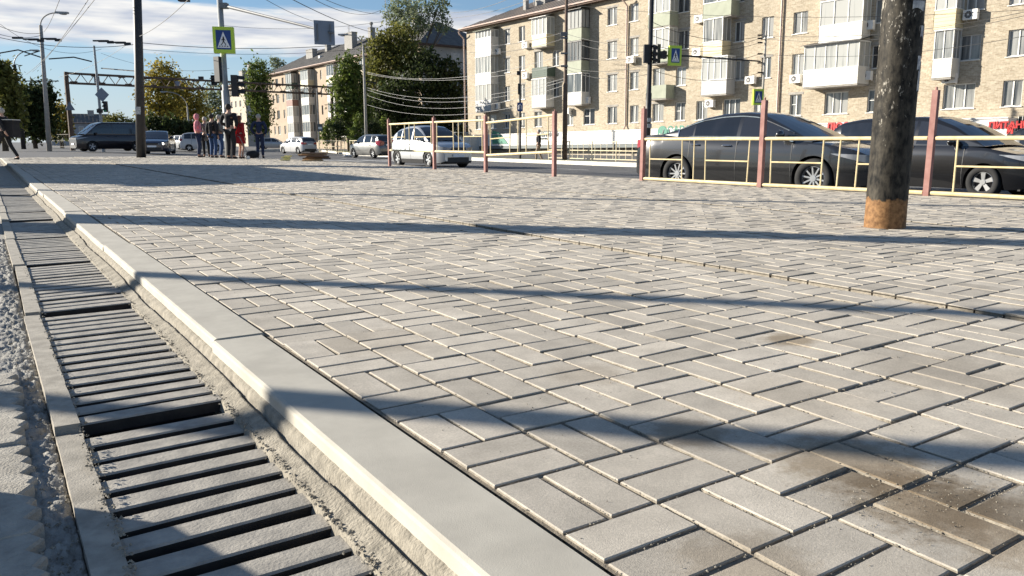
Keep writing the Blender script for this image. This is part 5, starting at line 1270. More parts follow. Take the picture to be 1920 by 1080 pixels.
    if chrome or low_plastic:
        for s_ in (1, -1):
            if chrome and side_win:
                q = MB(); xa, xb = side_win[0][0], side_win[-1][1]; pts = []
                for i, x in enumerate(gx):
                    if xa <= x <= xb: v = G[i][3]; pts.append(Vector((v.x, s_ * (v.y + .006), v.z)))
                lo = [Vector((G[i][1].x, s_ * (G[i][1].y + .006), G[i][1].z)) for i, x in enumerate(gx) if xa <= x <= xb]
                q.tube(pts, .011, 4); q.tube(lo, .011, 4); q.tube([lo[0], pts[0]], .011, 4); q.build('window_trim', 'chrome', rt)
    if low_plastic:
        for s_ in (1, -1):
            q = MB(); xx = np.linspace(-wb / 2 + ra, wb / 2 - ra, 10)
            for a, c in zip(xx, xx[1:]): q.face([surf(a, clear, s_, .012), surf(c, clear, s_, .012), surf(c, clear + .16, s_, .012), surf(a, clear + .16, s_, .012)])
            q.build('sill_cladding', 'black_plastic', rt)
    # mirrors
    xm = ws[0] - .02 if ws[0] < ws[1] else 0
    for s_ in (1, -1):
        xm = side_win[-1][1] - .18 if side_win else ws[0]; z = (belt(xm) if callable(belt) else belt) + .08; q = MB(); q.ball((xm, s_ * (hw + .07), z), .07, .11, .075, 10, 6); q.tube([(xm, s_ * (hw - .08), z - .07), (xm, s_ * (hw + .03), z - .04)], .025, 5); q.build('wing_mirror', m, rt, smooth=True)
    # lights: patches wrapped round the corners
    def patch(x0_, x1_, z0a, z1a, z0b, z1b, s_, nm, mm, out=.012, nx=8, taper=False):
        q = MB(); xx = np.linspace(x0_, x1_, nx)
        for i in range(nx - 1):
            t0, t1 = i / (nx - 1), (i + 1) / (nx - 1); za, zb__ = z0a + (z0b - z0a) * t0, z1a + (z1b - z1a) * t0; zc, zd = z0a + (z0b - z0a) * t1, z1a + (z1b - z1a) * t1
            q.face([surf(xx[i], za, s_, out), surf(xx[i + 1], zc, s_, out), surf(xx[i + 1], zd, s_, out), surf(xx[i], zb__, s_, out)])
        return q
    for s_ in (1, -1):
        q = patch(xf - .66, xf - .06, lights_z + .085, lights_z + .095, lights_z - .07, lights_z + .07, s_, 'headlight', 'headlamp', taper=True)
        xe = xf - .06; ye = s_ * (wid(xe, lights_z) + .012)
        q.face([(xe, ye, lights_z - .07), (xf + .012, s_ * wid(xf, lights_z) * .96, lights_z - .07), (xf + .012, s_ * wid(xf, lights_z) * .96, lights_z + .06), (xe, ye, lights_z + .07)])
        q.face([(xf + .012, s_ * wid(xf, lights_z) * .96, lights_z - .07), (xf + .02, s_ * hw * .42, lights_z - .06), (xf + .02, s_ * hw * .42, lights_z + .03), (xf + .012, s_ * wid(xf, lights_z) * .96, lights_z + .06)])
        q.build('headlight', 'headlamp', rt)
        rz, rh, rl = rear_light
        q = patch(xr + .02, xr + .02 + rl, rz - rh, rz + rh, rz - rh * .3, rz + rh, s_, 'tail', 'tail_red', nx=6)
        ye = s_ * wid(xr, rz)
        q.face([(xr - .012, s_ * hw * .45, rz - rh * .6), (xr - .012, ye * .99, rz - rh), (xr - .012, ye * .99, rz + rh), (xr - .012, s_ * hw * .45, rz + rh * .6)])
        q.face([(xr - .012, ye * .99, rz - rh), (xr + .02, ye + s_ * .012, rz - rh), (xr + .02, ye + s_ * .012, rz + rh), (xr - .012, ye * .99, rz + rh)])
        q.build('tail_light', 'tail_red', rt)
    q = MB(); q.box(xf - .02, xf + .018, -hw * .38, hw * .38, lights_z - .06, lights_z + .05)
    for k in range(3): q.box(xf + .018, xf + .026, -hw * .38, hw * .38, lights_z - .05 + k * .04, lights_z - .035 + k * .04)
    q.build('grille', 'dark_frame', rt)
    q = MB(); q.box(xf - .04, xf + .015, -hw * .55, hw * .55, .24, .44); q.build('lower_intake', 'black_plastic', rt)
    q = MB(); q.box(xf + .02, xf + .034, -.26, .26, .45, .56); q.build('number_plate', 'sign_white', rt)
    q = MB(); q.box(xr - .03, xr - .015, -.26, .26, rear_light[0] - .16, rear_light[0] - .05); q.build('number_plate', 'sign_white', rt)
    q = MB(); q.box(xr - .02, xr + .05, -hw * .7, hw * .7, .28, .46); q.build('bumper_insert', 'black_plastic', rt)
    if rails:
        for s_ in (1, -1): q = MB(); q.tube([(x0 + .9, s_ * hw * .66, Hm - .02), (x0 + 1.1, s_ * hw * .66, Hm + .06), (x1 - 1.4, s_ * hw * .66, Hm + .06), (x1 - 1.2, s_ * hw * .66, Hm - .02)], .016, 5); q.build('roof_rail', 'galvanised', rt)
    if spoiler: q = MB(); q.box(x0 - .12 + spoiler, x0 + .2 + spoiler, -hw * .66, hw * .66, Hm - .07, Hm - .03); q.build('roof_spoiler', m, rt)
    return rt

def sedan(label, loc, h, m='paint_graphite', **k):
    L, wb, fo = 4.83, 2.775, .96; xf = wb / 2 + fo; xr = xf - L
    d = dict(L=L, W=1.82, H=1.47, wb=wb, f_over=fo, rw=.335, m=m,
             body_top=[(xr, .78), (xr + .04, .98), (xr + .2, 1.06), (xr + .65, 1.08), (-1.0, .985), (.9, .955), (1.05, .96), (1.6, .90), (2.05, .81), (xf - .08, .70), (xf, .60)],
             roof=[(xr + .55, 1.06), (-1.45, 1.18), (-.95, 1.375), (-.5, 1.45), (-.1, 1.465), (.25, 1.43), (.7, 1.24), (1.32, .955)], belt=lambda x: 1.0 - .02 * x - (.04 if x > .9 else 0),
             ws=(.30, 1.26), rg=(xr + .6, -.93), side_win=((-1.42, -1.08), (-1.05, -.14), (-.07, .98)), chrome=True, seams=(-.1, .98, -1.12), handles=(-.3, -.98), lights_z=.66, rear_light=(.90, .08, .3), style=(10, .045, .035, 0))
    d.update(k); return make_car('saloon_car', label, loc, h, **d)
def hatch(label, loc, h, m, kind='hatchback_car', L=4.3, W=1.76, H=1.5, wb=2.6, fo=.85, **k):
    xf = wb / 2 + fo; xr = xf - L; bz = H * .645; rw = k.pop('rw', .31)
    d = dict(L=L, W=W, H=H, wb=wb, f_over=fo, rw=rw, m=m,
             body_top=[(xr, .62), (xr + .04, bz), (xr + .4, bz + .02), (.75, bz - .01), (xf - .9, bz - .06), (xf - .35, bz - .17), (xf - .06, bz - .30), (xf, bz - .42)],
             roof=[(xr + .06, bz), (xr + .22, bz + (H - bz) * .62), (xr + .42, H - .09), (xr + .9, H - .015), (-.1, H), (.2, H - .03), (.65, H - .2), (xf - .92, bz - .05)], belt=lambda x: bz - .01 * x - .015,
             ws=(.28, xf - .97), rg=(xr + .10, xr + .40), side_win=((xr + .45, -1.02), (-.98, -.12), (-.05, .92)), seams=(-.09, .95, -1.0), handles=(-.25, -.9), lights_z=bz - .27, rear_light=(bz - .08, .12, .25), style=(5, .07, .11, 0))
    d.update(k); return make_car(kind, label, loc, h, **d)
def heading_of(d): return math.atan2(d.y, d.x)
def rz_at(x, y): return road_z(x, y)
def place(u, dist, z=None, dx=0, dy=0):
    p = col(u, 0, dist); p.x += dx; p.y += dy; p.z = rz_at(p.x, p.y) if z is None else z; return p
# near side wheel contacts of the two dark cars fix their pose
def two_wheel_pose(pf, pr, W, wb, z):
    d = (pf - pr); d.z = 0; d.normalize(); n = Vector((-d.y, d.x, 0)); 
    if n.dot(FW) < 0: n = -n
    c = (pf + pr) / 2 + n * (W / 2 - .13); c.z = z; return c, heading_of(d)
zc = -.33; pf = col(1523, zc, 13.55); pr = col(1285, zc, 15.45); c0, hd = two_wheel_pose(pf, pr, 1.82, 2.775, zc)
sedan('dark graphite saloon car with chrome window trim behind the fence, between two pink posts', c0, hd)
zc = -.47; pf = col(1854, zc, 15.3); pr = pf + Vector((-.02, 2.68, 0)); c0, hd = two_wheel_pose(pf, pr, 1.78, 2.7, zc)
hatch('charcoal hatchback car with five spoke wheel covers behind the thick black pole', c0, hd, 'paint_charcoal', L=4.55, W=1.78, H=1.58, wb=2.7, fo=.92, rw=.32, handles=(-.25, -1.0), style=(5, .08, .14, 0), spoiler=-.0)
zc = -.47; pf = col(2120, zc, 16); hatch('dark car at the right edge behind the charcoal hatchback, mostly out of frame', col(2090, -.5, 19.5), R(-90), 'paint_charcoal', L=4.4, H=1.55)
pf = col(806, -.46, 32.5); c0, hd = two_wheel_pose(pf, pf + Vector((-.1, 2.67, 0)), 1.8, 2.67, -.45)
hatch('silver and midnight blue crossover behind the left fence section, front towards the camera', c0, hd, 'paint_silver', kind='crossover_car', L=4.4, W=1.8, H=1.71, wb=2.67, fo=.93, rw=.345, rails=False, low_plastic=True, style=(5, .05, .05, .16), lights_z=.78,
      roof=[(-2.05, 1.10), (-1.8, 1.36), (-1.35, 1.58), (-.7, 1.69), (-.1, 1.71), (.2, 1.67), (.65, 1.47), (1.32, 1.06)], rg=(-2.0, -1.45), side_win=((-1.5, -1.05), (-1.0, -.12), (-.05, .95)))
hatch('grey hatchback car with red tail lights driving away, behind the fence end', place(700, 54, -.48), R(97), 'paint_grey', L=4.1, W=1.72, H=1.55, wb=2.5, rear_light=(.98, .16, .35))
hatch('small white hatchback car driving away past the timber pile', place(558, 76, -.52), R(104), 'paint_white', L=4.2, W=1.74, H=1.55, wb=2.55, rear_light=(.95, .12, .25))
sedan('dark blue saloon car with lit headlamps facing the camera, right of the black pole', place(294, 52, -.19), R(-107), 'paint_midnight', W=1.84, chrome=False)
for o in list(bpy.data.objects):
    if o.name.startswith('headlight') and o.parent and 'lit headlamps' in o.parent.get('label', ''):
        b = MB(); s_ = 1 if sum(v.co.y for v in o.data.vertices) > 0 else -1; b.ball((2.33, s_ * .62, .66), .03, .09, .07, 8, 6); b.build('lamp_bulb', 'lit_lamp' if 'lit_lamp' in M else 'lamp_white', o)
hatch('white car driving away, right of the dark blue saloon', place(338, 86, -.25), R(112), 'paint_white', L=4.4, W=1.74, H=1.5)
hatch('white van-like car half hidden behind the pedestrians', place(382, 78, -.3), R(-20), 'paint_white', L=4.2, W=1.74, H=1.75, wb=2.5)
hatch('pale car parked by the rose apartment block, left of the white hatchback', place(512, 112, -.45), R(-30), 'paint_silver', L=4.3, W=1.74, H=1.55)
# van
def van():
    L, W, H, wb, fo = 4.75, 1.95, 1.93, 2.85, .9; xf = wb / 2 + fo; xr = xf - L; bz = 1.13
    loc = place(206, 55, -.06); hd = heading_of(-RT * .70 - FW * .71)
    make_car('van', 'dark brown people carrier van with a pale roof line left of the black pole', loc, hd, L=L, W=W, H=H, wb=wb, f_over=fo, rw=.34, m='paint_brown',
             body_top=[(xr, .7), (xr + .05, bz), (1.2, bz), (xf - .55, bz - .04), (xf - .12, bz - .14), (xf, .86)], roof=[(xr + .05, bz), (xr + .14, 1.6), (xr + .3, 1.86), (xr + .9, H), (.6, H - .01), (.95, H - .1), (xf - .5, bz - .03)], belt=lambda x: bz,
             ws=(.98, xf - .56), rg=(xr + .09, xr + .3), side_win=((xr + .4, -1.35), (-1.28, .05), (.12, 1.35)), seams=(.08, 1.25, -1.3), handles=(-.1, .35), lights_z=.86, rear_light=(1.1, .25, .12), style=(5, .07, .1, 0), cat='van', chrome=False, roof_w=.82)
van()

# ================================================================= PEOPLE
def skin_mesh(name, joints, edges, m, parent, sub=1, root=None):
    names = list(joints); me = bpy.data.meshes.new(name); me.from_pydata([joints[k][0] for k in names], [(names.index(a), names.index(c)) for a, c in edges], [])
    o = bpy.data.objects.new(name, me); C.objects.link(o); sk = o.modifiers.new('s', 'SKIN'); sk.use_smooth_shade = True
    for i, k in enumerate(names):
        r = joints[k][1]; r = (r, r) if isinstance(r, (int, float)) else r; me.skin_vertices[0].data[i].radius = r; me.skin_vertices[0].data[i].use_root = (k == (root or names[0]))
    sb = o.modifiers.new('u', 'SUBSURF'); sb.levels = sub; sb.render_levels = sub
    dg = bpy.context.evaluated_depsgraph_get(); dg.update(); m2 = bpy.data.meshes.new_from_object(o.evaluated_get(dg)); bpy.data.objects.remove(o)
    m2.materials.clear(); m2.materials.append(M[m]); m2.polygons.foreach_set('use_smooth', [True] * len(m2.polygons)); m2.name = name
    o = bpy.data.objects.new(name, m2); C.objects.link(o); 
    if parent: o.parent = parent
    return o
def person(label, loc, face, h=1.75, top='cloth_black', legs='cloth_black', hair='hair_dark', shoes='cloth_black', arms='down', stride=0., long_coat=0., skirt=None, hood=False, bare_legs=False, cap=None, wide=1., group=None, bald=False):
    """local +x is where the person looks; body is one skinned surface"""
    k = h / 1.75; V3 = Vector; J = {}
    def j(n, x, y, z, r): J[n] = (V3((x * k, y * k, z * k)), (r[0] * k, r[1] * k) if isinstance(r, tuple) else r * k)
    st = stride
    j('pelvis', 0, 0, .95, (.13 * wide, .10)); j('waist', 0, 0, 1.10, (.125 * wide, .09)); j('chest', .005, 0, 1.30, (.15 * wide, .10)); j('collar', 0, 0, 1.44, (.09, .075)); j('neck', .005, 0, 1.51, .052); j('jaw', .02, 0, 1.575, .068); j('skull', .012, 0, 1.655, .085); j('crown', .0, 0, 1.71, .06)
    for s, nm in ((1, 'L'), (-1, 'R')):
        f = st * s
        j('hip' + nm, 0, s * .09, .90, .088); j('knee' + nm, .05 + .20 * f, s * .10, .50, .058); j('ankle' + nm, -.02 + .38 * f - (.05 if f < 0 else 0), s * .10, .09, .04); j('toe' + nm, .13 + .38 * f - (.05 if f < 0 else 0), s * .115, .035, .034)
        j('shoulder' + nm, 0, s * .185 * wide, 1.415, .062)
        if arms == 'down': e, w_ = (-.03, s * .25 * wide, 1.14), (.03, s * .25 * wide, .90)
        elif arms == 'front': e, w_ = (-.04, s * .26 * wide, 1.16), (.18, s * .13, 1.06)
        elif arms == 'pocket': e, w_ = (-.09, s * .30, 1.15), (.06, s * .20, .96)
        elif arms == 'swing': e, w_ = (-.05 - .14 * f, s * .24, 1.15), (.04 - .36 * f, s * .23, .96)
        else: e, w_ = (-.02, s * .25, 1.15), (.16, s * .2, 1.2)
        j('elbow' + nm, *e, .043); j('wrist' + nm, *w_, .028); d = (V3(w_) - V3(e)).normalized(); pm = V3(w_) + d * .07; j('palm' + nm, *pm, .032)
        sd = V3((1, 0, 0)) if abs(d.z) > .6 else V3((0, 0, 1))
        for q, ln in enumerate((.075, .085, .08, .062)):
            o = sd * ((q - 1.5) * .019); a = pm + o + d * .02; b_ = a + d * ln * .5; t = b_ + d * ln * .45 - V3((0, s * .018, 0)); j(f'k{q}{nm}', *a, .010); j(f'm{q}{nm}', *b_, .009); j(f't{q}{nm}', *t, .007)
        a = pm + sd * .03 - d * .03; j('thumbA' + nm, *a, .012); j('thumbB' + nm, *(a + sd * .025 + d * .035), .009)
    E = [('pelvis', 'waist'), ('waist', 'chest'), ('chest', 'collar'), ('collar', 'neck'), ('neck', 'jaw'), ('jaw', 'skull'), ('skull', 'crown')]
    for nm in 'LR':
        E += [('pelvis', 'hip' + nm), ('hip' + nm, 'knee' + nm), ('knee' + nm, 'ankle' + nm), ('ankle' + nm, 'toe' + nm), ('collar', 'shoulder' + nm), ('shoulder' + nm, 'elbow' + nm), ('elbow' + nm, 'wrist' + nm), ('wrist' + nm, 'palm' + nm), ('palm' + nm, 'thumbA' + nm), ('thumbA' + nm, 'thumbB' + nm)]
        for q in range(4): E += [('palm' + nm, f'k{q}{nm}'), (f'k{q}{nm}', f'm{q}{nm}'), (f'm{q}{nm}', f't{q}{nm}')]
    rt = skin_mesh('person', J, E, 'skin', None); rt.location = loc; rt.rotation_euler = (0, 0, face); tag(rt, label, 'person', group)
    def grow(keys, dr, scale_last=None):
        out = {}
        for q in keys:
            p, r = J[q]; out[q] = (p, tuple(x + dr for x in r) if isinstance(r, tuple) else r + dr)
        return out
    kk = ['pelvis', 'waist', 'chest', 'collar'] + [a + nm for nm in 'LR' for a in ('shoulder', 'elbow', 'wrist')]
    jk = grow(kk, .022 * k); jk['collar'] = (jk['collar'][0], (.10 * k, .09 * k))
    ed = [('pelvis', 'waist'), ('waist', 'chest'), ('chest', 'collar')] + [(a + nm, c + nm) if a != 'collar' else ('collar', c + nm) for nm in 'LR' for a, c in (('collar', 'shoulder'), ('shoulder', 'elbow'), ('elbow', 'wrist'))]
    if long_coat: jk['hem'] = (V3((0, 0, (.95 - long_coat) * k)), (.17 * k * wide, .13 * k)); ed.append(('pelvis', 'hem'))
    skin_mesh('jacket', jk, ed, top, rt)
    if not bare_legs:
        lk = grow(['pelvis'] + [a + nm for nm in 'LR' for a in ('hip', 'knee', 'ankle')], .016 * k); lk['pelvis'] = (lk['pelvis'][0], (.135 * k * wide, .105 * k))
        skin_mesh('trousers', lk, [('pelvis', 'hip' + nm) for nm in 'LR'] + [(a + nm, c + nm) for nm in 'LR' for a, c in (('hip', 'knee'), ('knee', 'ankle'))], legs, rt)
    if skirt: b = MB(); b.tube([(0, 0, 1.02 * k), (0, 0, .9 * k), (0, 0, .62 * k)], [.15 * k, .19 * k, .215 * k], 14); b.build('skirt', skirt, rt, smooth=True)
    for nm in 'LR':
        a, t = J['ankle' + nm][0], J['toe' + nm][0]; skin_mesh('shoe', {'h': (a + V3((-.03 * k, 0, -.045 * k)), .045 * k), 'm': ((a + t) / 2 - V3((0, 0, .02 * k)), (.045 * k, .038 * k)), 't': (t + V3((.03 * k, 0, 0)), (.042 * k, .028 * k))}, [('h', 'm'), ('m', 't')], shoes, rt)
    b = MB(); hd = J['skull'][0]
    if not bald:
        b.ball(hd + V3((-.018 * k, 0, .018 * k)), .108 * k, .096 * k, .105 * k, 14, 9); b.v = [(v[0] if not (v[0] > hd.x + .05 * k and v[2] < hd.z + .035 * k) else hd.x + .05 * k, v[1], v[2]) for v in b.v]
        if hair == 'hair_auburn': b.tube([hd + V3((-.04 * k, 0, 0)), hd + V3((-.07 * k, 0, -.13 * k)), hd + V3((-.06 * k, 0, -.22 * k))], [.1 * k, .095 * k, .05 * k], 10)
        b.build('hair', hair if not hood else top, rt, smooth=True)
    b = MB()
    for s in (1, -1): b.ball(hd + V3((.0, s * .086 * k, -.03 * k)), .018 * k, .010 * k, .03 * k, 8, 5)
    b.ball(hd + V3((.095 * k, 0, -.035 * k)), .018 * k, .013 * k, .024 * k, 8, 5); b.build('ears_and_nose', 'skin', rt, smooth=True)
    b = MB()
    for s in (1, -1): b.ball(hd + V3((.083 * k, s * .032 * k, -.005 * k)), .008 * k, .012 * k, .008 * k, 6, 4)
    b.box(hd.x + .078 * k, hd.x + .086 * k, -.022 * k, .022 * k, hd.z - .075 * k, hd.z - .068 * k); b.build('eyes_and_mouth', 'hair_dark', rt)
    if hood: b = MB(); b.ball(hd + V3((-.02 * k, 0, -.02 * k)), .115 * k, .104 * k, .135 * k, 12, 8); b.v = [(min(v[0], hd.x + .06 * k), v[1], v[2]) for v in b.v]; b.build('hood', top, rt, smooth=True)
    return rt
def on_pave(u, dist, z=0.): return col(u, z, dist)
away = heading_of(FW)
GP = 'people waiting at the crossing'
person('tallest person, in black jacket and trousers, standing beside the sign pole', on_pave(432, 28.6), away + R(-12), 1.90, 'cloth_black', 'cloth_black', arms='front', wide=1.12, group=GP)
person('person in a red jacket with auburn hair and bare legs, right of the tallest person', on_pave(451, 29.2), away + R(-35), 1.52, 'cloth_red', 'cloth_red', hair='hair_auburn', bare_legs=True, skirt='cloth_red', group=GP, arms='down')
person('grey haired person in blue jacket and trousers standing apart right of the crowd', on_pave(487, 30.0), away + R(8), 1.60, 'cloth_navy', 'cloth_navy', hair='hair_grey', arms='pocket', group=GP, wide=1.1)
person('person in a pink hooded top and dark skirt at the left end of the crowd', on_pave(372, 31.5), away + R(-80), 1.66, 'cloth_pink', 'cloth_navy', hood=True, hair='hair_grey', group=GP, arms='front')
person('person in a mottled grey coat just right of the one in pink', on_pave(386, 32.0), away + R(30), 1.56, 'cloth_grey', 'cloth_black', hair='hair_grey', group=GP, long_coat=.25)
person('dark haired person in a black jacket and jeans, third from the left of the crowd', on_pave(399, 30.6), away + R(-20), 1.62, 'cloth_black', 'cloth_blue', hair='hair_dark', group=GP, long_coat=.1)
person('grey haired person in a charcoal jacket directly left of the tallest person', on_pave(413, 30.8), away + R(-60), 1.60, 'cloth_grey', 'cloth_blue', hair='hair_grey', group=GP, arms='front')
cour = person('courier in black with grey hair striding out of the left edge of the photo', on_pave(9, 27.5), heading_of(-RT + FW * .15), 1.72, 'cloth_black', 'cloth_black', hair='hair_grey', stride=.8, arms='swing')
p = on_pave(21, 27.6, .95); bp = empty('delivery_backpack', p, heading_of(-RT)); tag(bp, 'big black box backpack with a pale lid on the courier at the left edge', 'backpack')
b = MB(); b.box(-.22, .16, -.22, .22, -.20, .38); b.box(-.245, .185, -.245, .245, .30, .365); b.build('box_body', 'cloth_black', bp); b = MB(); b.box(-.25, .19, -.25, .25, .381, .405); b.build('lid', 'cloth_white', bp)
b = MB(); [b.tube([(.16, s * .14, .34), (.30, s * .15, .36), (.42, s * .15, .15), (.18, s * .13, -.1)], .02, 5) for s in (1, -1)]; b.build('strap', 'cloth_black', bp)
pc = col(1010, -.46, 44.5); person('person in a black jacket behind the far railing below the shop sign', pc, heading_of(-RT), 1.70, 'cloth_black', 'cloth_tan', hair='hair_grey', stride=.4, arms='down')
# wheeled shopping bag by the person in red
p = on_pave(470, 28.6); rt = empty('wheeled_bag', p, away + R(-60)); tag(rt, 'small dark wheeled bag with a long handle on the paving beside the person in red', 'bag')
b = MB(); b.ball((.05, 0, .16), .24, .14, .14, 12, 8); b.build('bag_body', 'cloth_black', rt, smooth=True)
b = MB(); b.tube([(-.1, 0, .12), (-.38, .0, .78), (-.44, .0, .80)], .012, 6); b.build('handle', 'galvanised', rt)
for s in (1, -1): b = MB(); b.tube([(-.14, s * .1, .06), (-.14, s * .13, .06)], .06, 12); b.build('wheel', 'cloth_white', rt)

# ================================================================= TIMBER BY THE KERB
def plank_pile(u0, u1, vb, label, n, m, name, hmax, seed):
    g = random.Random(seed); a, c = gnd(u0, vb), gnd(u1, vb); mid = (a + c) / 2; rt = empty(name, mid); tag(rt, label, 'timber'); w = (c - a).length; d = (c - a).normalized(); s_ = d.cross(UP)
    for k in range(n):
        lv = k * hmax / n; l = w * g.uniform(.3, .5); an = g.uniform(-.12, .12); dd = (d * math.cos(an) + s_ * math.sin(an)); b = MB()
        off = d * g.uniform(-.25, .25) * (w - l) ; b.obox(off + s_ * g.uniform(-.25, .25) + UP * (.025 + lv), tuple(dd * l), tuple(s_ * .07), tuple(UP * .02 + dd * g.uniform(-.0, .0)))
        b.build('plank', m if g.random() < .6 else 'dark_plank' if m != 'pallet_yellow' else m, rt)
plank_pile(562, 617, 302, 'low pile of loose brown planks and offcuts at the edge of the paving', 9, 'wood_plank', 'plank_pile', .26, 3)
plank_pile(527, 546, 301, 'small stack of yellowish boards left of the brown plank pile', 4, 'pallet_yellow', 'board_stack', .16, 5)
b = MB(); p = col(652, -.47, 58); b.ball((0, 0, .05), .45, .18, .09, 10, 5); o = b.build('sandbag', 'cloth_white', loc=p); tag(o, 'pale sack lying on the road by the far kerb, left of the grey hatchback', 'sack')

# ================================================================= OVERHEAD WIRES
def wire(label, a, c, sag, r=.014, m='wire', ins=0, group='overhead wires', name='overhead_wire'):
    (u0, v0, d0), (u1, v1, d1) = a, c; A, B = atd(u0, v0, d0), atd(u1, v1, d1); n = 18; pts = []
    for k in range(n + 1): t = k / n; p = A.lerp(B, t); p.z -= sag * 4 * t * (1 - t); pts.append(p - A)
    o = MB().tube(pts, r, 4).build(name, m, loc=A); tag(o, label, 'wire', group)
    return o
# radiating wires in the upper left sky
wire('wire from the tall left lamp post down to the left edge, upper of two', (78, 62, 62), (-20, 40, 55), .3, .02)
wire('wire from the tall left lamp post down to the left edge, lower of two', (78, 66, 62), (-20, 58, 55), .3, .02)
wire('long black trolley wire crossing the left sky at the height of the lamp post bracket', (-20, 66, 58), (262, 82, 60), .5, .025)
wire('thick trolley wire running right from the black pole to the crossing sign', (262, 80, 60), (640, 84, 66), .35, .028)
wire('steep wire rising from the tall lamp post to the top of the photo, left one', (82, 60, 62), (122, -30, 30), .2, .014)
wire('steep wire rising across the left sky to the top of the photo, middle one', (60, 135, 80), (178, -20, 30), .3, .014)
wire('steep wire rising across the left sky to the top of the photo, right one', (48, 140, 80), (192, -20, 30), .3, .014)
wire('wire from the black pole up to the small fitting at the top edge', (262, 68, 30), (352, 0, 24), .1, .01)
wire('wire from the upper left corner to the gantry signal pole', (0, 45, 62), (190, 92, 60), 1.0, .014)
wire('thin wire from the gantry signal pole to the right', (190, 100, 60), (430, 128, 60), .6, .012)
wire('thin wire from the gantry signal pole steeply down left', (240, 82, 60), (110, 145, 66), .3, .012)
wire('long wire from the top edge down to the rose block roof, steeper one', (480, -12, 30), (626, 48, 40), .2, .010)
wire('long wire from the top edge down past the tall tree', (535, -8, 30), (735, 66, 60), .3, .016)
wire('upper of two wires running from the top edge into the tall tree', (585, -12, 34), (712, 26, 60), .2, .014)
wire('lower of two wires running from the top edge into the tall tree', (570, -12, 34), (712, 20, 60), .5, .014)
wire('upper wire between the tall tree and the brick block roof', (845, 24, 70), (975, -12, 60), .3, .018)
wire('lower wire between the tall tree and the brick block roof', (845, 34, 70), (1010, -8, 60), .3, .018)
wire('nearly level wire low across the cloud band', (262, 92, 60), (720, 86, 66), .5, .016)
wire('level wire high across the cloud band', (420, 48, 66), (720, 40, 66), .4, .014)
# bundle from the pale light pole to the tall dark pole
lbl = ['topmost', 'second', 'third', 'fourth', 'fifth', 'sixth']
for i, (va, vb, sg) in enumerate(((135, 103, .9), (138, 121, .7), (164, 147, 1.0), (168, 152, 1.1), (178, 160, 1.2), (196, 178, 1.0))):
    wire(f'{lbl[i]} pale cable sagging from the concrete light pole to the tall dark pole', (687, va, 70), (1058, vb, 45.5), sg, .013, 'pale_wire')
for i, (va, vb, sg) in enumerate(((62, 86, .2), (72, 96, .3), (100, 104, .3), (124, 118, .35), (128, 138, .4))):
    wire(f'{lbl[i]} cable between the tall dark pole and the black signal pole', (1058, va, 45.5), (1218, vb, 40.5), sg, .014)
for i, (va, vb, sg) in enumerate(((40, 68, .5), (66, 72, .5), (84, 80, .4), (96, 101, .5), (130, 136, .5))):
    wire(f'{lbl[i]} cable between the black signal pole and the rusty slim post', (1220, va, 40.5), (1425, vb, 46), sg, .014)
for i, (va, vb, sg) in enumerate(((66, 14, .5), (72, 20, .6), (101, 60, .5))):
    wire(f'{lbl[i]} cable running right from the rusty slim post past the thick pole', (1425, va, 46), (1960, vb, 36), sg, .014)
for i, (va, vb) in enumerate(((50, 60), (64, 72))):
    wire(f'{lbl[i]} cable across the upper brick wall left of the tall dark pole', (880, va + 34, 60), (1058, vb, 45.5), .3, .016)
wire('long thin wire over the whole brick facade near the top of the photo', (1058, 8, 45.5), (1960, 16, 34), .5, .012)
# trolley wire fittings
for k, (u, v, d, lab) in enumerate(((33, 71, 60, 'pair of dark trolley wire insulators at the far left'), (63, 74, 60, 'dark trolley wire insulator cluster left of the lamp post'), (96, 73, 60, 'dark trolley wire insulator just right of the lamp post'), (194, 77, 60, 'dark trolley switch fitting over the gantry pole'), (226, 80, 60, 'large dark trolley switch fitting left of the black pole'), (345, 1, 25, 'small dark wire fitting at the top edge left of the sign pole'))):
    p = atd(u, v, d); rt = empty('wire_fitting', p); tag(rt, lab, 'wire fitting', 'trolley wire fittings'); s = d / 60; b = MB()
    b.obox((0, 0, 0), tuple(RT * .36 * s), tuple(FW * .1), tuple(UP * .07 * s)); b.build('insulator', 'dark_paint', rt)
    if 0 < k < 5: MB().obox(tuple(RT * .5 + UP * -.08), tuple(RT * .22), tuple(FW * .08), tuple(UP * .09)).build('clamp', 'dark_paint', rt); b = MB(); b.obox(tuple(RT * -.55 + UP * .02), tuple(RT * .2), tuple(FW * .08), tuple(UP * .05)); b.build('clamp', 'dark_paint', rt)

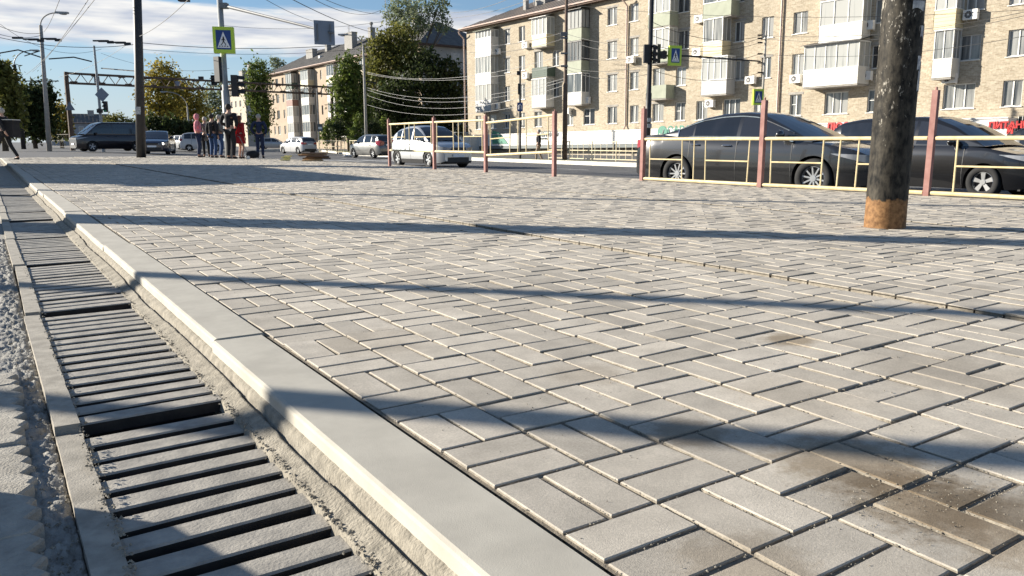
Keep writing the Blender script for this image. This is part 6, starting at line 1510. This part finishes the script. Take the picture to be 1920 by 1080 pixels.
# ================================================================= UNSEEN THINGS ADDED LEFT OF THE FRAME (shadow casters for the bands across the paving)
SD = Vector((-SUN_AZ.x, -SUN_AZ.y, 0))
def caster(x, y, back): p = Vector((x, y, 0)) - SD * back; p.z = GUT - .03; return p
for (x, y, back, r, h, lab) in ((.55, 4.03, 7.0, .075, 6.5, 'slim steel post added left of the frame, unseen, casting the middle thin shadow'), (.55, 1.86, 6.0, .07, 6.5, 'slim steel post added left of the frame, unseen, casting the nearest shadow'), (.6, 11.9, 8.0, .085, 6.5, 'slim steel post added left of the frame, unseen, furthest of three shadow casters')):
    p = caster(x, y, back); rt = empty('shadow_post', p); tag(rt, lab, 'post'); b = MB(); b.tube([(0, 0, -.1), (0, 0, h)], [r, r * .9], 12); b.build('shaft', 'galvanised', rt, smooth=True); b = MB(); b.box(-.15, .15, -.15, .15, 0, .03); b.build('base_plate', 'galvanised', rt)  # added posts, set back along the sun to throw the thin bands
p = caster(.55, 7.38, 5.5); rt = empty('shadow_column', p); tag(rt, 'tapered concrete column added left of the frame, unseen, for its wide shadow', 'column'); b = MB(); b.tube([(0, 0, -.1), (0, 0, 1.5), (0, 0, 5.0)], [.40, .36, .12], 24); b.build('drum', 'concrete_pole', rt, smooth=True); b = MB(); b.tube([(0, 0, 5.0), (0, 0, 5.15)], [.2, .05], 16); b.build('cap', 'grey_paint', rt)  # added column, tapered to shape the wide shadow band
p = caster(.7, 26.0, 3.2); rt = empty('shadow_column', p); tag(rt, 'wide concrete column added left of the frame, unseen, for a far shadow band', 'column'); b = MB(); b.tube([(0, 0, -.1), (0, 0, 5.2)], [.62, .6], 24); b.build('drum', 'concrete_pole', rt, smooth=True); b = MB(); b.tube([(0, 0, 5.2), (0, 0, 5.5)], [.7, .2], 20); b.build('cap', 'grey_paint', rt)  # second added column, there for the upper band of the far shadow
def shadow_box():
    p = caster(.7, 22.3, 3.4); rt = empty('shadow_box', p); tag(rt, 'grey roofed box added left of the frame, unseen, to shade the far paving', 'shadow_box'); b = MB(); b.box(-3.2, -.1, -5.0, 3.6, 0, 3.3); b.build('wall', 'grey_siding', rt)  # unseen box, added and sized for the large shadow on the far paving
    b = MB(); b.box(-3.5, .2, -5.3, 3.9, 3.3, 3.46); b.build('roof', 'roof_tin', rt); b = MB(); b.box(-.1, -.06, -2, 2, 1.0, 2.1); b.build('window', 'dark_glass', rt)
shadow_box()

p = Vector((-.60, 2.02, GUT - .03)); rt = empty('shadow_block', p, .3); tag(rt, 'low stone block added left of the frame, unseen, to shade the drain corner', 'stone block'); b = MB(); b.box(-.2, .2, -.19, .19, 0, .36); o = b.build('block', 'concrete_slab', rt); bv = o.modifiers.new('b', 'BEVEL'); bv.width = .03; bv.segments = 2  # unseen block added for the short shadow at the drain corner
